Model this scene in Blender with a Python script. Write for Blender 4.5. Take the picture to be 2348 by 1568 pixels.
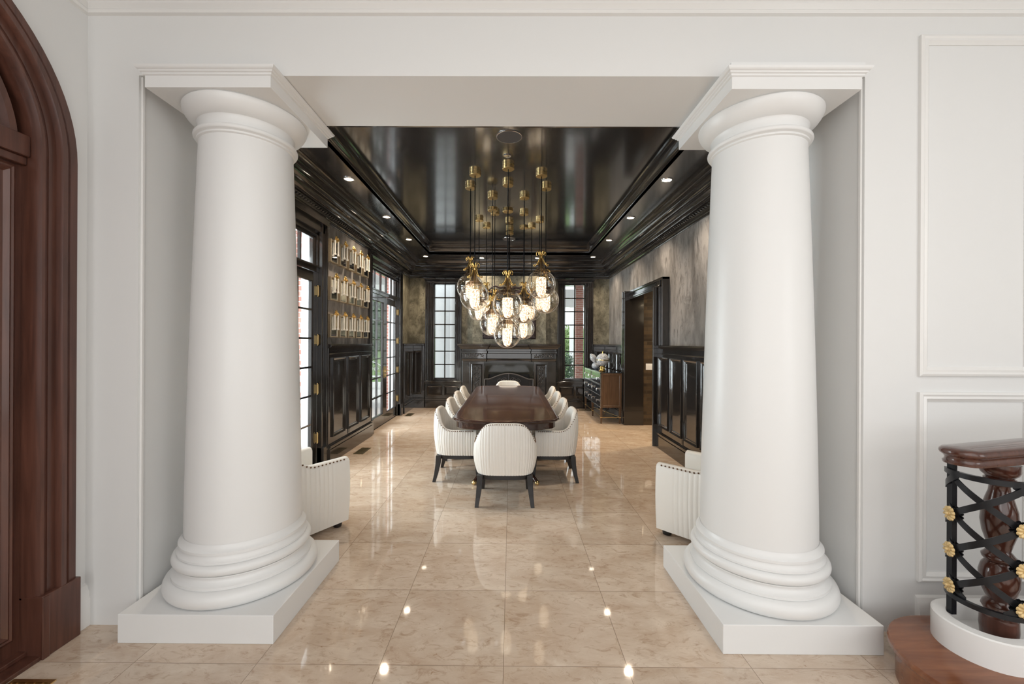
import bpy, bmesh, math, random
from mathutils import Vector, Matrix
PI = math.pi
random.seed(7)
for o in list(bpy.data.objects): bpy.data.objects.remove(o)
S = bpy.context.scene
COL = S.collection

# ---------------------------------------------------------------- camera, world, lights, exposure
cd = bpy.data.cameras.new('camera'); cam = bpy.data.objects.new('camera', cd); COL.objects.link(cam)
S.camera = cam
cd.sensor_width = 36.0; cd.sensor_fit = 'HORIZONTAL'; cd.lens = 934.0/2348*36
cd.shift_x = 0.00285; cd.shift_y = 0.0004; cd.clip_start = 0.02; cd.clip_end = 300
cam.matrix_world = Matrix.Translation((0, 0, 1.6)) @ Matrix.Rotation(0.005, 4, 'Z') @ Matrix.Rotation(PI/2, 4, 'X') @ Matrix.Rotation(0.005, 4, 'Z')
W = bpy.data.worlds.new('world'); S.world = W; W.use_nodes = True
bg = W.node_tree.nodes['Background']; bg.inputs[0].default_value = (0.90, 0.96, 1.0, 1); bg.inputs[1].default_value = 2.2
S.view_settings.view_transform = 'Standard'; S.view_settings.look = 'None'
S.view_settings.exposure = 0.0; S.view_settings.gamma = 1; S.view_settings.use_curve_mapping = False

def light(name, typ, loc, power, color=(1, 1, 1), rot=(0, 0, 0), size=1.0, size_y=None, **kw):
    d = bpy.data.lights.new(name, typ); d.energy = power; d.color = color
    if typ == 'AREA':
        d.size = size
        if size_y: d.shape = 'RECTANGLE'; d.size_y = size_y
    else: d.shadow_soft_size = size
    for k, v in kw.items(): setattr(d, k, v)
    o = bpy.data.objects.new(name, d); COL.objects.link(o); o.location = loc; o.rotation_euler = rot
    return o
# hall: added area fills above, behind and beside the camera, no seen source
light('hall_fill_top', 'AREA', (0.6, -1.2, 3.55), 52, (.99, .985, .98), (0, 0, 0), 3.6, 3.6)
light('hall_fill_rear', 'AREA', (0.5, -4.3, 2.0), 82, (.94, .975, 1.0), (math.radians(90), 0, 0), 5.0, 3.2)
light('hall_fill_right', 'AREA', (4.0, -1.0, 2.0), 46, (.97, .985, 1), (math.radians(90), 0, math.radians(50)), 2.4, 2.6)  # unseen fill added to brighten the left jamb of the opening
light('hall_fill_left', 'AREA', (-2.2, -2.6, 2.0), 46, (.97, .985, 1), (math.radians(90), 0, math.radians(-45)), 2.0, 2.6)  # matching added fill, aimed for the right jamb
# area lights added outside the left glazed doors to boost the daylight
light('daylight_boost_near', 'AREA', (-3.35, 4.27, 1.7), 180, (.88, .95, 1), (0, math.radians(-90), 0), 2.6, 1.7)
light('daylight_boost_far', 'AREA', (-3.6, 7.6, 1.7), 230, (.88, .95, 1), (0, math.radians(-90), 0), 2.6, 1.7)
light('sun', 'SUN', (-8, 5, 9), 1.6, (1, .97, .92), (math.radians(-35), math.radians(-28), 0), 0.3)

# ---------------------------------------------------------------- materials
MATS = {}
def newmat(name):
    m = bpy.data.materials.new(name); m.use_nodes = True
    nt = m.node_tree; b = nt.nodes['Principled BSDF']; MATS[name] = m
    return m, nt, b
def N(nt, t, **kw):
    n = nt.nodes.new(t)
    for k, v in kw.items():
        if hasattr(n, k) and not k.startswith('i_'): setattr(n, k, v)
    return n
def setin(n, d):
    for k, v in d.items(): n.inputs[k].default_value = v
def mixc(nt, fac, a, b):
    n = nt.nodes.new('ShaderNodeMix'); n.data_type = 'RGBA'
    if isinstance(fac, (int, float)): n.inputs[0].default_value = fac
    else: nt.links.new(fac, n.inputs[0])
    for i, v in ((6, a), (7, b)):
        if isinstance(v, (tuple, list)): n.inputs[i].default_value = (*v[:3], 1)
        else: nt.links.new(v, n.inputs[i])
    return n.outputs[2]
def ramp(nt, fac, p0, p1, c0=(0, 0, 0, 1), c1=(1, 1, 1, 1)):
    r = nt.nodes.new('ShaderNodeValToRGB'); nt.links.new(fac, r.inputs[0])
    r.color_ramp.elements[0].position = p0; r.color_ramp.elements[1].position = p1
    r.color_ramp.elements[0].color = c0; r.color_ramp.elements[1].color = c1
    return r.outputs[0]
def pos(nt, scale=(1, 1, 1)):
    g = nt.nodes.new('ShaderNodeNewGeometry'); m = nt.nodes.new('ShaderNodeMapping')
    nt.links.new(g.outputs['Position'], m.inputs[0]); m.inputs['Scale'].default_value = scale
    return m.outputs[0]
def objc(nt, scale=(1, 1, 1)):
    g = nt.nodes.new('ShaderNodeTexCoord'); m = nt.nodes.new('ShaderNodeMapping')
    nt.links.new(g.outputs['Object'], m.inputs[0]); m.inputs['Scale'].default_value = scale
    return m.outputs[0]
def noise(nt, vec, scale, detail=4, rough=.5, dist=0):
    n = nt.nodes.new('ShaderNodeTexNoise'); nt.links.new(vec, n.inputs['Vector'])
    setin(n, {'Scale': scale, 'Detail': detail, 'Roughness': rough, 'Distortion': dist}); return n.outputs['Fac']
def bump(nt, b, h, strength, dist=.01):
    n = nt.nodes.new('ShaderNodeBump'); nt.links.new(h, n.inputs['Height'])
    setin(n, {'Strength': strength, 'Distance': dist}); nt.links.new(n.outputs[0], b.inputs['Normal'])
def math_(nt, op, a, b=None):
    n = nt.nodes.new('ShaderNodeMath'); n.operation = op
    for i, v in enumerate((a, b)):
        if v is None: continue
        if isinstance(v, (int, float)): n.inputs[i].default_value = v
        else: nt.links.new(v, n.inputs[i])
    return n.outputs[0]
def simple(name, col, rough=.5, metal=0, var=0.06, vs=6, bmp=0, bs=40, coat=0, spec=None, cr=.05, ci=1.5):
    m, nt, b = newmat(name)
    v = pos(nt); f = noise(nt, v, vs, 3)
    c1 = tuple(max(0, c*(1-var)) for c in col); c2 = tuple(min(1, c*(1+var)) for c in col)
    nt.links.new(mixc(nt, f, c1, c2), b.inputs['Base Color'])
    setin(b, {'Roughness': rough, 'Metallic': metal, 'Coat Weight': coat, 'Coat Roughness': cr, 'Coat IOR': ci})
    if spec is not None: b.inputs['Specular IOR Level'].default_value = spec
    if bmp: bump(nt, b, noise(nt, v, bs, 4), bmp, .002)
    return m
white = simple('white_wall_paint', (.785, .785, .775), .5, var=.012, vs=1.5)
whiteg = simple('white_trim_enamel', (.83, .82, .80), .28, var=.01, vs=2)
whitecol = simple('white_column_enamel', (.83, .83, .82), .35, var=.012, vs=2)
black = simple('black_lacquer_paint', (.021, .018, .0165), .15, var=.3, vs=2, coat=.8, spec=.6, cr=.05, ci=1.5)
blackt = simple('black_lacquer_ceiling', (.016, .0155, .016), .20, var=.2, vs=1.5, bmp=.12, bs=42, coat=1.0, spec=.7, cr=.11, ci=1.9)
blacksat = simple('black_satin_iron', (.012, .013, .016), .30, .3, var=.2)
ebony = simple('ebony_stained_wood', (.014, .012, .012), .42, var=.3, vs=14)
gold = simple('polished_gold', (.86, .60, .22), .22, 1, var=.12, vs=30, bmp=.12, bs=90)
brass = simple('brushed_brass', (.80, .60, .29), .28, 1, var=.1)
goldpaint = simple('pale_gold_paint', (.68, .50, .24), .34, .25, var=.12, vs=30)
silver = simple('pale_silver_metal', (.72, .70, .68), .2, 1)
beadgold = simple('antique_gold_beading', (.50, .42, .30), .35, .75, var=.35, vs=80, bmp=.5, bs=150)
chrome = simple('mirror_glass', (.80, .81, .80), .015, 1, var=.01)
dkmirror = simple('antique_mirror_glass', (.30, .28, .22), .10, .9, var=.5, vs=5)
leather = simple('cream_leather', (.86, .83, .775), .42, var=.025, vs=5, bmp=.08, bs=160)
nailm = simple('bronze_nailhead', (.16, .085, .045), .35, .8, var=.2)
strip = simple('white_strip_material', (.88, .86, .80), .5, var=.05, vs=90, bmp=.4, bs=180)
bluelac = simple('dark_blue_black_lacquer', (.020, .026, .034), .09, var=.2, coat=.5)
stone = simple('polished_dark_stone', (.030, .030, .024), .06, var=.5, vs=5, coat=.1)
plate = simple('white_plastic', (.82, .82, .82), .4)
concrete = simple('pale_patio_paving', (.66, .65, .63), .7, var=.08, vs=1.5)
grass = simple('lawn_green', (.15, .25, .075), .9, var=.3, vs=3, bmp=.5, bs=60)
leaf = simple('green_leaf', (.10, .22, .05), .6, var=.5, vs=4)
leafl = simple('light_green_leaf', (.24, .34, .13), .6, var=.4, vs=4)
leafd = simple('dark_green_leaf', (.04, .085, .04), .6, var=.5, vs=4)
extw = simple('white_exterior_paint', (.80, .81, .82), .6, var=.02)
grille = simple('grey_speaker_grille', (.075, .068, .066), .6, var=.1, bmp=.5, bs=400)
plaq = simple('dark_dining_plain_paint', (.02, .017, .015), .3)

def wood(name, c1, c2, scale, rough=.3, coat=.2, along='z'):
    m, nt, b = newmat(name)
    sc = {'z': (1, 1, .06), 'y': (1, .06, 1), 'x': (.08, 1, 1)}[along]
    v = pos(nt, sc); f = noise(nt, v, scale, 6, .6, .6)
    f2 = noise(nt, pos(nt), 2.0, 2)
    c = mixc(nt, ramp(nt, f, .3, .7), c1, c2)
    c = mixc(nt, ramp(nt, f2, .35, .75, (0, 0, 0, 1), (.5, .5, .5, 1)), c, tuple(x*.6 for x in c1))
    nt.links.new(c, b.inputs['Base Color']); setin(b, {'Roughness': rough, 'Coat Weight': coat, 'Coat Roughness': .06})
    return m
mahog = wood('mahogany_door_wood', (.070, .027, .018), (.15, .060, .040), 30, .33, .15)
mahogh = wood('mahogany_rail_wood', (.055, .018, .011), (.12, .042, .026), 26, .2, .5)
stepw = wood('chestnut_step_wood', (.16, .050, .018), (.30, .11, .045), 22, .25, .4, 'x')
walnut = wood('walnut_dresser_wood', (.075, .042, .024), (.16, .093, .055), 40, .35, .2)
tablew = wood('table_walnut_veneer', (.085, .038, .024), (.20, .10, .068), 24, .13, .6, 'x')
tabled = wood('table_dark_edge_wood', (.030, .011, .008), (.07, .028, .018), 26, .14, .6, 'x')

def plaster(name, a, b_, c_, vs=(1, 1, .35), scale=3.2, rough=.4):
    m, nt, b = newmat(name)
    v = pos(nt, vs); f1 = noise(nt, v, scale, 8, .62, .9); f2 = noise(nt, v, scale*3.1, 6, .7, 1.5)
    c = mixc(nt, ramp(nt, f1, .38, .62), a, b_)
    c = mixc(nt, ramp(nt, f2, .5, .72), c, c_)
    nt.links.new(c, b.inputs['Base Color']); setin(b, {'Roughness': rough, 'Specular IOR Level': .55})
    bump(nt, b, f2, .25, .004); return m
plasterR = plaster('grey_venetian_plaster', (.155, .145, .138), (.36, .34, .325), (.075, .068, .063))
plasterB = plaster('olive_bronze_plaster', (.125, .115, .080), (.32, .30, .225), (.065, .055, .040), (1, 1, .8), 4, .38)

# marble tile floor
TX0, TY0, TS = -0.030, 2.014, 0.612
m, nt, b = newmat('cream_marble_tile'); marble = m
g = N(nt, 'ShaderNodeNewGeometry'); sp = N(nt, 'ShaderNodeSeparateXYZ'); nt.links.new(g.outputs['Position'], sp.inputs[0])
ux = math_(nt, 'DIVIDE', math_(nt, 'SUBTRACT', sp.outputs[0], TX0), TS)
uy = math_(nt, 'DIVIDE', math_(nt, 'SUBTRACT', sp.outputs[1], TY0), TS)
def near(u):
    f = math_(nt, 'FRACT', u)
    d = math_(nt, 'MINIMUM', f, math_(nt, 'SUBTRACT', 1.0, f))
    return math_(nt, 'LESS_THAN', d, 0.0028)
grout = math_(nt, 'MAXIMUM', near(ux), near(uy))
cb = N(nt, 'ShaderNodeCombineXYZ')
nt.links.new(math_(nt, 'FLOOR', ux), cb.inputs[0]); nt.links.new(math_(nt, 'FLOOR', uy), cb.inputs[1])
wn = N(nt, 'ShaderNodeTexWhiteNoise'); nt.links.new(cb.outputs[0], wn.inputs[0])
va = N(nt, 'ShaderNodeVectorMath', operation='MULTIPLY_ADD'); nt.links.new(wn.outputs['Color'], va.inputs[0]); va.inputs[1].default_value = (30, 30, 30)
nt.links.new(g.outputs['Position'], va.inputs[2])
mp = N(nt, 'ShaderNodeMapping'); nt.links.new(va.outputs[0], mp.inputs[0]); mp.inputs['Rotation'].default_value = (0, 0, .5); mp.inputs['Scale'].default_value = (1, 2.0, 1)
f1 = noise(nt, mp.outputs[0], 3.0, 8, .62, .8); f2 = noise(nt, mp.outputs[0], 9, 10, .72, 1.6); f3 = noise(nt, mp.outputs[0], 22, 4, .6, .8)
c = mixc(nt, ramp(nt, f1, .3, .7), (.56, .42, .31), (.74, .62, .50))
c = mixc(nt, ramp(nt, f2, .52, .68, (0, 0, 0, 1), (.75, .75, .75, 1)), c, (.40, .265, .17))
c = mixc(nt, ramp(nt, f2, .30, .42, (.55, .55, .55, 1), (0, 0, 0, 1)), c, (.76, .66, .55))
c = mixc(nt, ramp(nt, f3, .69, .74, (0, 0, 0, 1), (.8, .8, .8, 1)), c, (.30, .16, .065))
hv = N(nt, 'ShaderNodeHueSaturation'); nt.links.new(c, hv.inputs['Color'])
nt.links.new(math_(nt, 'ADD', math_(nt, 'MULTIPLY', wn.outputs['Value'], .10), .95), hv.inputs['Value'])
c = mixc(nt, grout, hv.outputs[0], (.33, .25, .18))
nt.links.new(c, b.inputs['Base Color']); setin(b, {'Roughness': .045, 'Specular IOR Level': .6, 'Coat Weight': .15, 'Coat Roughness': .02})
bump(nt, b, noise(nt, pos(nt), 3.0, 2), .02, .01)

def brick(name, c1, c2, mortar, rough=.8, glossy=0, bw=.2, bh=.068):
    m, nt, b = newmat(name)
    g = N(nt, 'ShaderNodeNewGeometry'); s = N(nt, 'ShaderNodeSeparateXYZ'); nt.links.new(g.outputs['Position'], s.inputs[0])
    cb = N(nt, 'ShaderNodeCombineXYZ'); nt.links.new(math_(nt, 'ADD', s.outputs[0], s.outputs[1]), cb.inputs[0]); nt.links.new(s.outputs[2], cb.inputs[1])
    t = N(nt, 'ShaderNodeTexBrick'); nt.links.new(cb.outputs[0], t.inputs['Vector'])
    t.inputs['Color1'].default_value = (*c1, 1); t.inputs['Color2'].default_value = (*c2, 1); t.inputs['Mortar'].default_value = (*mortar, 1)
    setin(t, {'Scale': 1.0, 'Mortar Size': .006, 'Brick Width': bw, 'Row Height': bh, 'Bias': 0.0, 'Mortar Smooth': .1})
    f = noise(nt, g.outputs['Position'], 12, 4)
    nt.links.new(mixc(nt, math_(nt, 'MULTIPLY', f, .5), t.outputs[0], tuple(x*.5 for x in c1)), b.inputs['Base Color'])
    setin(b, {'Roughness': rough}); 
    inv = math_(nt, 'SUBTRACT', 1.0, t.outputs['Fac']); bump(nt, b, inv, .6, .006); return m
redbrick = brick('red_brick', (.30, .115, .085), (.38, .17, .13), (.50, .46, .42))
blkbrick = brick('black_glazed_brick', (.045, .032, .022), (.13, .088, .052), (.085, .066, .046), .3)

def glassmat(name, tint=(1, 1, 1), refl=.9, edge=1.45, rough=0.0, extra=0.0, pw=4.5, rim=0):
    m, nt, b = newmat(name); nt.nodes.remove(b)
    out = nt.nodes['Material Output']; tr = N(nt, 'ShaderNodeBsdfTransparent'); gl = N(nt, 'ShaderNodeBsdfGlossy')
    tr.inputs[0].default_value = (*tint, 1); gl.inputs['Color'].default_value = (refl, refl, refl, 1); gl.inputs['Roughness'].default_value = rough
    fr = N(nt, 'ShaderNodeLayerWeight'); fr.inputs[0].default_value = .5
    r0 = ((edge-1)/(edge+1))**2
    mx = N(nt, 'ShaderNodeMixShader'); fac = math_(nt, 'ADD', math_(nt, 'MULTIPLY', math_(nt, 'POWER', fr.outputs['Facing'], pw), 1-r0), r0)
    if extra: fac = math_(nt, 'ADD', fac, extra)
    nt.links.new(fac, mx.inputs[0]); nt.links.new(tr.outputs[0], mx.inputs[1]); nt.links.new(gl.outputs[0], mx.inputs[2])
    last = mx.outputs[0]
    if rim:  # white put into the edge colour to imitate the bright refracted rim
        df = N(nt, 'ShaderNodeBsdfTranslucent'); df.inputs[0].default_value = (1, .97, .92, 1); d2 = N(nt, 'ShaderNodeBsdfDiffuse'); d2.inputs[0].default_value = (1, .97, .92, 1)
        ad = N(nt, 'ShaderNodeMixShader'); ad.inputs[0].default_value = .5; nt.links.new(df.outputs[0], ad.inputs[1]); nt.links.new(d2.outputs[0], ad.inputs[2])
        m2 = N(nt, 'ShaderNodeMixShader'); nt.links.new(math_(nt, 'MULTIPLY', math_(nt, 'POWER', fr.outputs['Facing'], 7.0), rim), m2.inputs[0])
        nt.links.new(last, m2.inputs[1]); nt.links.new(ad.outputs[0], m2.inputs[2]); last = m2.outputs[0]
    nt.links.new(last, out.inputs[0]); return m
winglass = glassmat('window_glass', (.97, .985, .98))
globeg = glassmat('clear_globe_glass', (.955, .935, .905), refl=1.0, edge=1.7, pw=2.8, rim=.8)
neckg = glassmat('neck_glass_dark_reflection', (.50, .43, .37), edge=1.6, extra=.06)  # clear glass; the shoulder's dark reflection is put into the tint

def crystal(name, em=0):
    m, nt, b = newmat(name)
    v = objc(nt); vo = N(nt, 'ShaderNodeTexVoronoi'); nt.links.new(v, vo.inputs['Vector']); vo.inputs['Scale'].default_value = 60
    d = vo.outputs['Distance']
    setin(b, {'Roughness': .08, 'Specular IOR Level': .9, 'Coat Weight': .6})
    if em:
        nt.links.new(mixc(nt, ramp(nt, d, .2, .8), (1, .93, .82), (.75, .60, .42)), b.inputs['Base Color'])
        nt.links.new(mixc(nt, ramp(nt, d, .2, .65), (1, .86, .66), (.16, .11, .065)), b.inputs['Emission Color'])
        b.inputs['Emission Strength'].default_value = em
    else:
        nt.links.new(mixc(nt, ramp(nt, d, .1, .6), (.92, .93, .95), (.35, .38, .42)), b.inputs['Base Color'])
        b.inputs['Metallic'].default_value = .0
    bump(nt, b, d, .8, .004); return m
shadem = crystal('glowing_crystal_shade', 3.2)
crys = crystal('cut_crystal')
def emit(name, col, s):
    m, nt, b = newmat(name); setin(b, {'Base Color': (1, .95, .9, 1), 'Emission Color': (*col, 1), 'Emission Strength': s}); return m
lampm = emit('warm_lamp_lens', (1, .86, .68), 14)

# ---------------------------------------------------------------- mesh builder
class MB:
    def __init__(s): s.V = []; s.F = []
    def add(s, V, F):
        n = len(s.V); s.V += [tuple(v) for v in V]; s.F += [tuple(i+n for i in f) for f in F]; return s
    def box(s, x0, x1, y0, y1, z0, z1):
        x0, x1 = sorted((x0, x1)); y0, y1 = sorted((y0, y1)); z0, z1 = sorted((z0, z1))
        return s.add([(x0,y0,z0),(x1,y0,z0),(x1,y1,z0),(x0,y1,z0),(x0,y0,z1),(x1,y0,z1),(x1,y1,z1),(x0,y1,z1)],
                     [(0,3,2,1),(4,5,6,7),(0,1,5,4),(1,2,6,5),(2,3,7,6),(3,0,4,7)])
    def lathe(s, prof, c=(0, 0, 0), seg=32, cap=True):
        V = []; F = []; n = len(prof)
        for i in range(seg):
            a = 2*PI*i/seg; ca, sa = math.cos(a), math.sin(a)
            for r, z in prof: V.append((c[0]+r*ca, c[1]+r*sa, c[2]+z))
        for i in range(seg):
            j = (i+1) % seg
            for k in range(n-1): F.append((i*n+k, j*n+k, j*n+k+1, i*n+k+1))
        if cap:
            if prof[0][0] > 1e-5: F.append(tuple(i*n for i in range(seg))[::-1])
            if prof[-1][0] > 1e-5: F.append(tuple(i*n+n-1 for i in range(seg)))
        return s.add(V, F)
    def tube(s, pts, r, seg=8, radii=None):
        pts = [Vector(p) for p in pts]; V = []; F = []; n = len(pts)
        up = Vector((0, 0, 1)); prevn = None
        for i, p in enumerate(pts):
            t = (pts[min(i+1, n-1)]-pts[max(i-1, 0)]).normalized()
            if prevn is None:
                a = up if abs(t.z) < .9 else Vector((1, 0, 0)); nn = t.cross(a).normalized()
            else: nn = (prevn-t*prevn.dot(t)).normalized()
            prevn = nn; bb = t.cross(nn); rr = radii[i] if radii else r
            for k in range(seg):
                a = 2*PI*k/seg; V.append(p+(nn*math.cos(a)+bb*math.sin(a))*rr)
        for i in range(n-1):
            for k in range(seg):
                j = (k+1) % seg; F.append((i*seg+k, i*seg+j, (i+1)*seg+j, (i+1)*seg+k))
        F.append(tuple(range(seg))[::-1]); F.append(tuple((n-1)*seg+k for k in range(seg)))
        return s.add(V, F)
    def ball(s, c, r, seg=12, rings=8, sc=(1, 1, 1)):
        V = [(c[0], c[1], c[2]-r*sc[2])]; F = []
        for j in range(1, rings):
            ph = -PI/2+PI*j/rings
            for i in range(seg):
                a = 2*PI*i/seg; V.append((c[0]+r*sc[0]*math.cos(ph)*math.cos(a), c[1]+r*sc[1]*math.cos(ph)*math.sin(a), c[2]+r*sc[2]*math.sin(ph)))
        V.append((c[0], c[1], c[2]+r*sc[2])); t = len(V)-1
        for i in range(seg):
            k = (i+1) % seg; F.append((0, 1+k, 1+i)); F.append((t, 1+(rings-2)*seg+i, 1+(rings-2)*seg+k))
            for j in range(rings-2): F.append((1+j*seg+i, 1+j*seg+k, 1+(j+1)*seg+k, 1+(j+1)*seg+i))
        return s.add(V, F)
    def sweep(s, path, prof, closed=False, side=-1):
        # path in xy; prof = (offset to the right (side=-1) or left (+1), z)
        P = [Vector(p) for p in path]; n = len(P); V = []; F = []; m_ = len(prof)
        for i in range(n):
            ds = []
            if closed or i > 0: ds.append((P[i]-P[i-1]).normalized())
            if closed or i < n-1: ds.append((P[(i+1) % n]-P[i]).normalized())
            ns = [Vector((-d.y, d.x))*side for d in ds]
            if len(ns) == 2:
                mm = (ns[0]+ns[1]); mm.normalize(); mm = mm/max(.25, mm.dot(ns[0]))
            else: mm = ns[0]
            for d, z in prof: V.append((P[i].x+mm.x*d, P[i].y+mm.y*d, z))
        rng = range(n if closed else n-1)
        for i in rng:
            j = (i+1) % n
            for k in range(m_-1): F.append((i*m_+k, j*m_+k, j*m_+k+1, i*m_+k+1))
        if not closed:
            F.append(tuple(range(m_))); F.append(tuple((n-1)*m_+k for k in range(m_))[::-1])
        return s.add(V, F)
    def layers(s, poly, levels, cap=True):
        # poly ccw list; levels = (inset, z)
        P = [Vector(p) for p in poly]; n = len(P); V = []; F = []
        mit = []
        for i in range(n):
            d1 = (P[i]-P[i-1]).normalized(); d2 = (P[(i+1) % n]-P[i]).normalized()
            n1 = Vector((-d1.y, d1.x)); n2 = Vector((-d2.y, d2.x)); mm = (n1+n2).normalized(); mit.append(mm/max(.4, mm.dot(n1)))
        for ins, z in levels:
            for i in range(n): V.append((P[i].x+mit[i].x*ins, P[i].y+mit[i].y*ins, z))
        for l in range(len(levels)-1):
            for i in range(n):
                j = (i+1) % n; F.append((l*n+i, l*n+j, (l+1)*n+j, (l+1)*n+i))
        if cap: F.append(tuple(range(n))[::-1]); F.append(tuple((len(levels)-1)*n+i for i in range(n)))
        return s.add(V, F)
    def build(s, name, mat, parent=None, rel=(0, 0, 0), smooth=35, bevel=0, seg=2, kind=None, label=None):
        me = bpy.data.meshes.new(name)
        me.from_pydata([(v[0]-rel[0], v[1]-rel[1], v[2]-rel[2]) for v in s.V], [], s.F)
        bm = bmesh.new(); bm.from_mesh(me); bmesh.ops.recalc_face_normals(bm, faces=bm.faces); bm.to_mesh(me); bm.free()
        me.materials.append(mat)
        if smooth: 
            me.shade_smooth(); me.set_sharp_from_angle(angle=math.radians(smooth))
        o = bpy.data.objects.new(name, me); COL.objects.link(o)
        if parent is not None: o.parent = parent
        if bevel:
            md = o.modifiers.new('bevel', 'BEVEL'); md.width = bevel; md.segments = seg; md.limit_method = 'ANGLE'; md.angle_limit = math.radians(40)
            md.harden_normals = False
        if kind: o['kind'] = kind
        if label: o['label'] = label
        return o

def tag(o, label=None, cat=None, group=None, kind=None):
    if label: o['label'] = label
    if cat: o['category'] = cat
    if group: o['group'] = group
    if kind: o['kind'] = kind
    return o
def thing(name, loc=(0, 0, 0), label=None, cat=None, group=None, kind=None, rz=0):
    o = bpy.data.objects.new(name, None); COL.objects.link(o); o.location = loc; o.rotation_euler = (0, 0, rz); o.empty_display_size = .1
    return tag(o, label, cat, group, kind)
def kids(o): return [c for c in bpy.data.objects if c.parent == o]
def dup(o, loc=None, rz=None, label=None, parent=None, top=True):
    c = o.copy(); COL.objects.link(c)
    if not top: c.parent = parent
    else:
        if loc is not None: c.location = loc
        if rz is not None: c.rotation_euler = (0, 0, rz)
        if label: c['label'] = label
    for k in kids(o): dup(k, parent=c, top=False)
    return c

class Fr:  # frame on a wall: u along the wall, n into the room
    def __init__(s, O, u, n): s.O = Vector(O); s.u = Vector(u); s.n = Vector(n)
    def p(s, u, z, d): return s.O+s.u*u+s.n*d+Vector((0, 0, z))
def fbox(mb, F, u0, u1, z0, z1, d0, d1):
    V = [F.p(u, z, d) for z in (z0, z1) for u, d in ((u0, d0), (u1, d0), (u1, d1), (u0, d1))]
    mb.add(V, [(0,3,2,1),(4,5,6,7),(0,1,5,4),(1,2,6,5),(2,3,7,6),(3,0,4,7)])
def fframe(mb, F, u0, u1, z0, z1, prof, fill=False):
    # prof: (inset, d)
    V = []; Fa = []; m_ = len(prof)
    for i, (u, z, su, sz) in enumerate(((u0, z0, 1, 1), (u1, z0, -1, 1), (u1, z1, -1, -1), (u0, z1, 1, -1))):
        for a, d in prof: V.append(F.p(u+su*a, z+sz*a, d))
    for i in range(4):
        j = (i+1) % 4
        for k in range(m_-1): Fa.append((i*m_+k, j*m_+k, j*m_+k+1, i*m_+k+1))
    if fill: Fa.append(tuple(i*m_+m_-1 for i in range(4)))
    mb.add(V, Fa)
FL = Fr((0, 0, 0), (0, 1, 0), (1, 0, 0))     # left wall: u = Y, d = X

# ================================================================ SETTING
FY, BY = 2.28, 2.83            # opening wall front / back
XL, XR, YB = -2.50, 2.40, 10.0 # dining plaster planes
OL, OR, OT = -2.10, 1.965, 3.09
MB().box(-2.75, 6, -6, 10.2, -.12, 0).build('floor', marble, smooth=0, kind='structure')
# opening wall
w = MB()
w.box(-2.75, OL, FY, BY-.02, 0, 3.9); w.box(OR, 4.2, FY, BY-.02, 0, 3.9); w.box(OL, OR, FY, BY-.02, OT, 3.9)
w.build('wall_front', white, smooth=0, kind='structure')
w = MB(); w.box(-2.75, OL-.002, BY-.02, BY, 0, 3.9); w.box(OR+.002, 2.65, BY-.02, BY, 0, 3.9); w.box(OL, OR, BY-.02, BY, OT+.002, 3.9)
w.build('wall_dining_front', black, smooth=0, kind='structure')
# bead at the opening's jambs
t = MB()
for x, sx in ((OL, -1), (OR, 1)):
    t.box(x-.012 if sx > 0 else x, x if sx > 0 else x+.012, FY+.012, FY+.03, 0, OT)
t.build('trim_1', whiteg, bevel=.003, kind='structure')
# foyer left wall with arched door hole  (X = -2.39)
XF = -2.39; DC, DR, DS = 1.335, .70, 2.55
w = MB()
def prism_x(mb, poly, x0, x1):
    n = len(poly); V = [(x0, y, z) for y, z in poly]+[(x1, y, z) for y, z in poly]
    mb.add(V, [tuple(range(n)), tuple(range(n, 2*n))[::-1]]+[(i, (i+1) % n, n+(i+1) % n, n+i) for i in range(n)])
w.box(XF-.25, XF, DC+DR+.02, FY, 0, DS); w.box(XF-.25, XF, -6, DC-DR, 0, DS)
NA = 24
for i in range(NA):
    a0, a1 = PI*i/NA, PI*(i+1)/NA
    prism_x(w, [(DC+DR*math.cos(a0), DS+DR*math.sin(a0)), (DC+DR*math.cos(a0), 3.9), (DC+DR*math.cos(a1), 3.9), (DC+DR*math.cos(a1), DS+DR*math.sin(a1))], XF-.25, XF)
w.box(XF-.25, XF, DC+DR, FY, DS, 3.9); w.box(XF-.25, XF, -6, DC-DR, DS, 3.9)
w.build('wall_left', white, smooth=0, kind='structure')
MB().box(-2.75, 4.2, -6, FY, 3.62, 3.9).build('ceiling', white, smooth=0, kind='structure')
MB().box(-2.75, 4.2, -5.0, -4.8, 0, 3.9).build('wall_blocker_rear', white, smooth=0, kind='structure')  # unseen wall added to cut the sky light flooding the hall
MB().box(4.2, 4.35, -5.0, FY+.3, 0, 3.9).build('wall_blocker_right', white, smooth=0, kind='structure')  # out-of-view wall, also added to keep sky light out
# foyer crown
t = MB()
t.sweep([(4.2, FY), (XF, FY), (XF, -6)], [(0, 3.425), (.018, 3.43), (.022, 3.445), (.014, 3.455), (.022, 3.465), (.03, 3.475), (.03, 3.485), (.05, 3.50), (.09, 3.54), (.13, 3.60), (.14, 3.619), (0, 3.619)], side=1)
t.build('trim_2', whiteg, kind='structure')
bprof = [(0, 0), (.03, 0), (.03, .15), (.024, .165), (.024, .19), (.018, .20), (.012, .225), (0, .235)]
MB().sweep([(XF, 2.20), (XF, FY-.0)], bprof).build('baseboard_left', whiteg, kind='structure')
MB().sweep([(2.255, FY), (4.2, FY)], [(a, z*.88) for a, z in bprof], side=-1).build('baseboard_right', whiteg, kind='structure')
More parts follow.
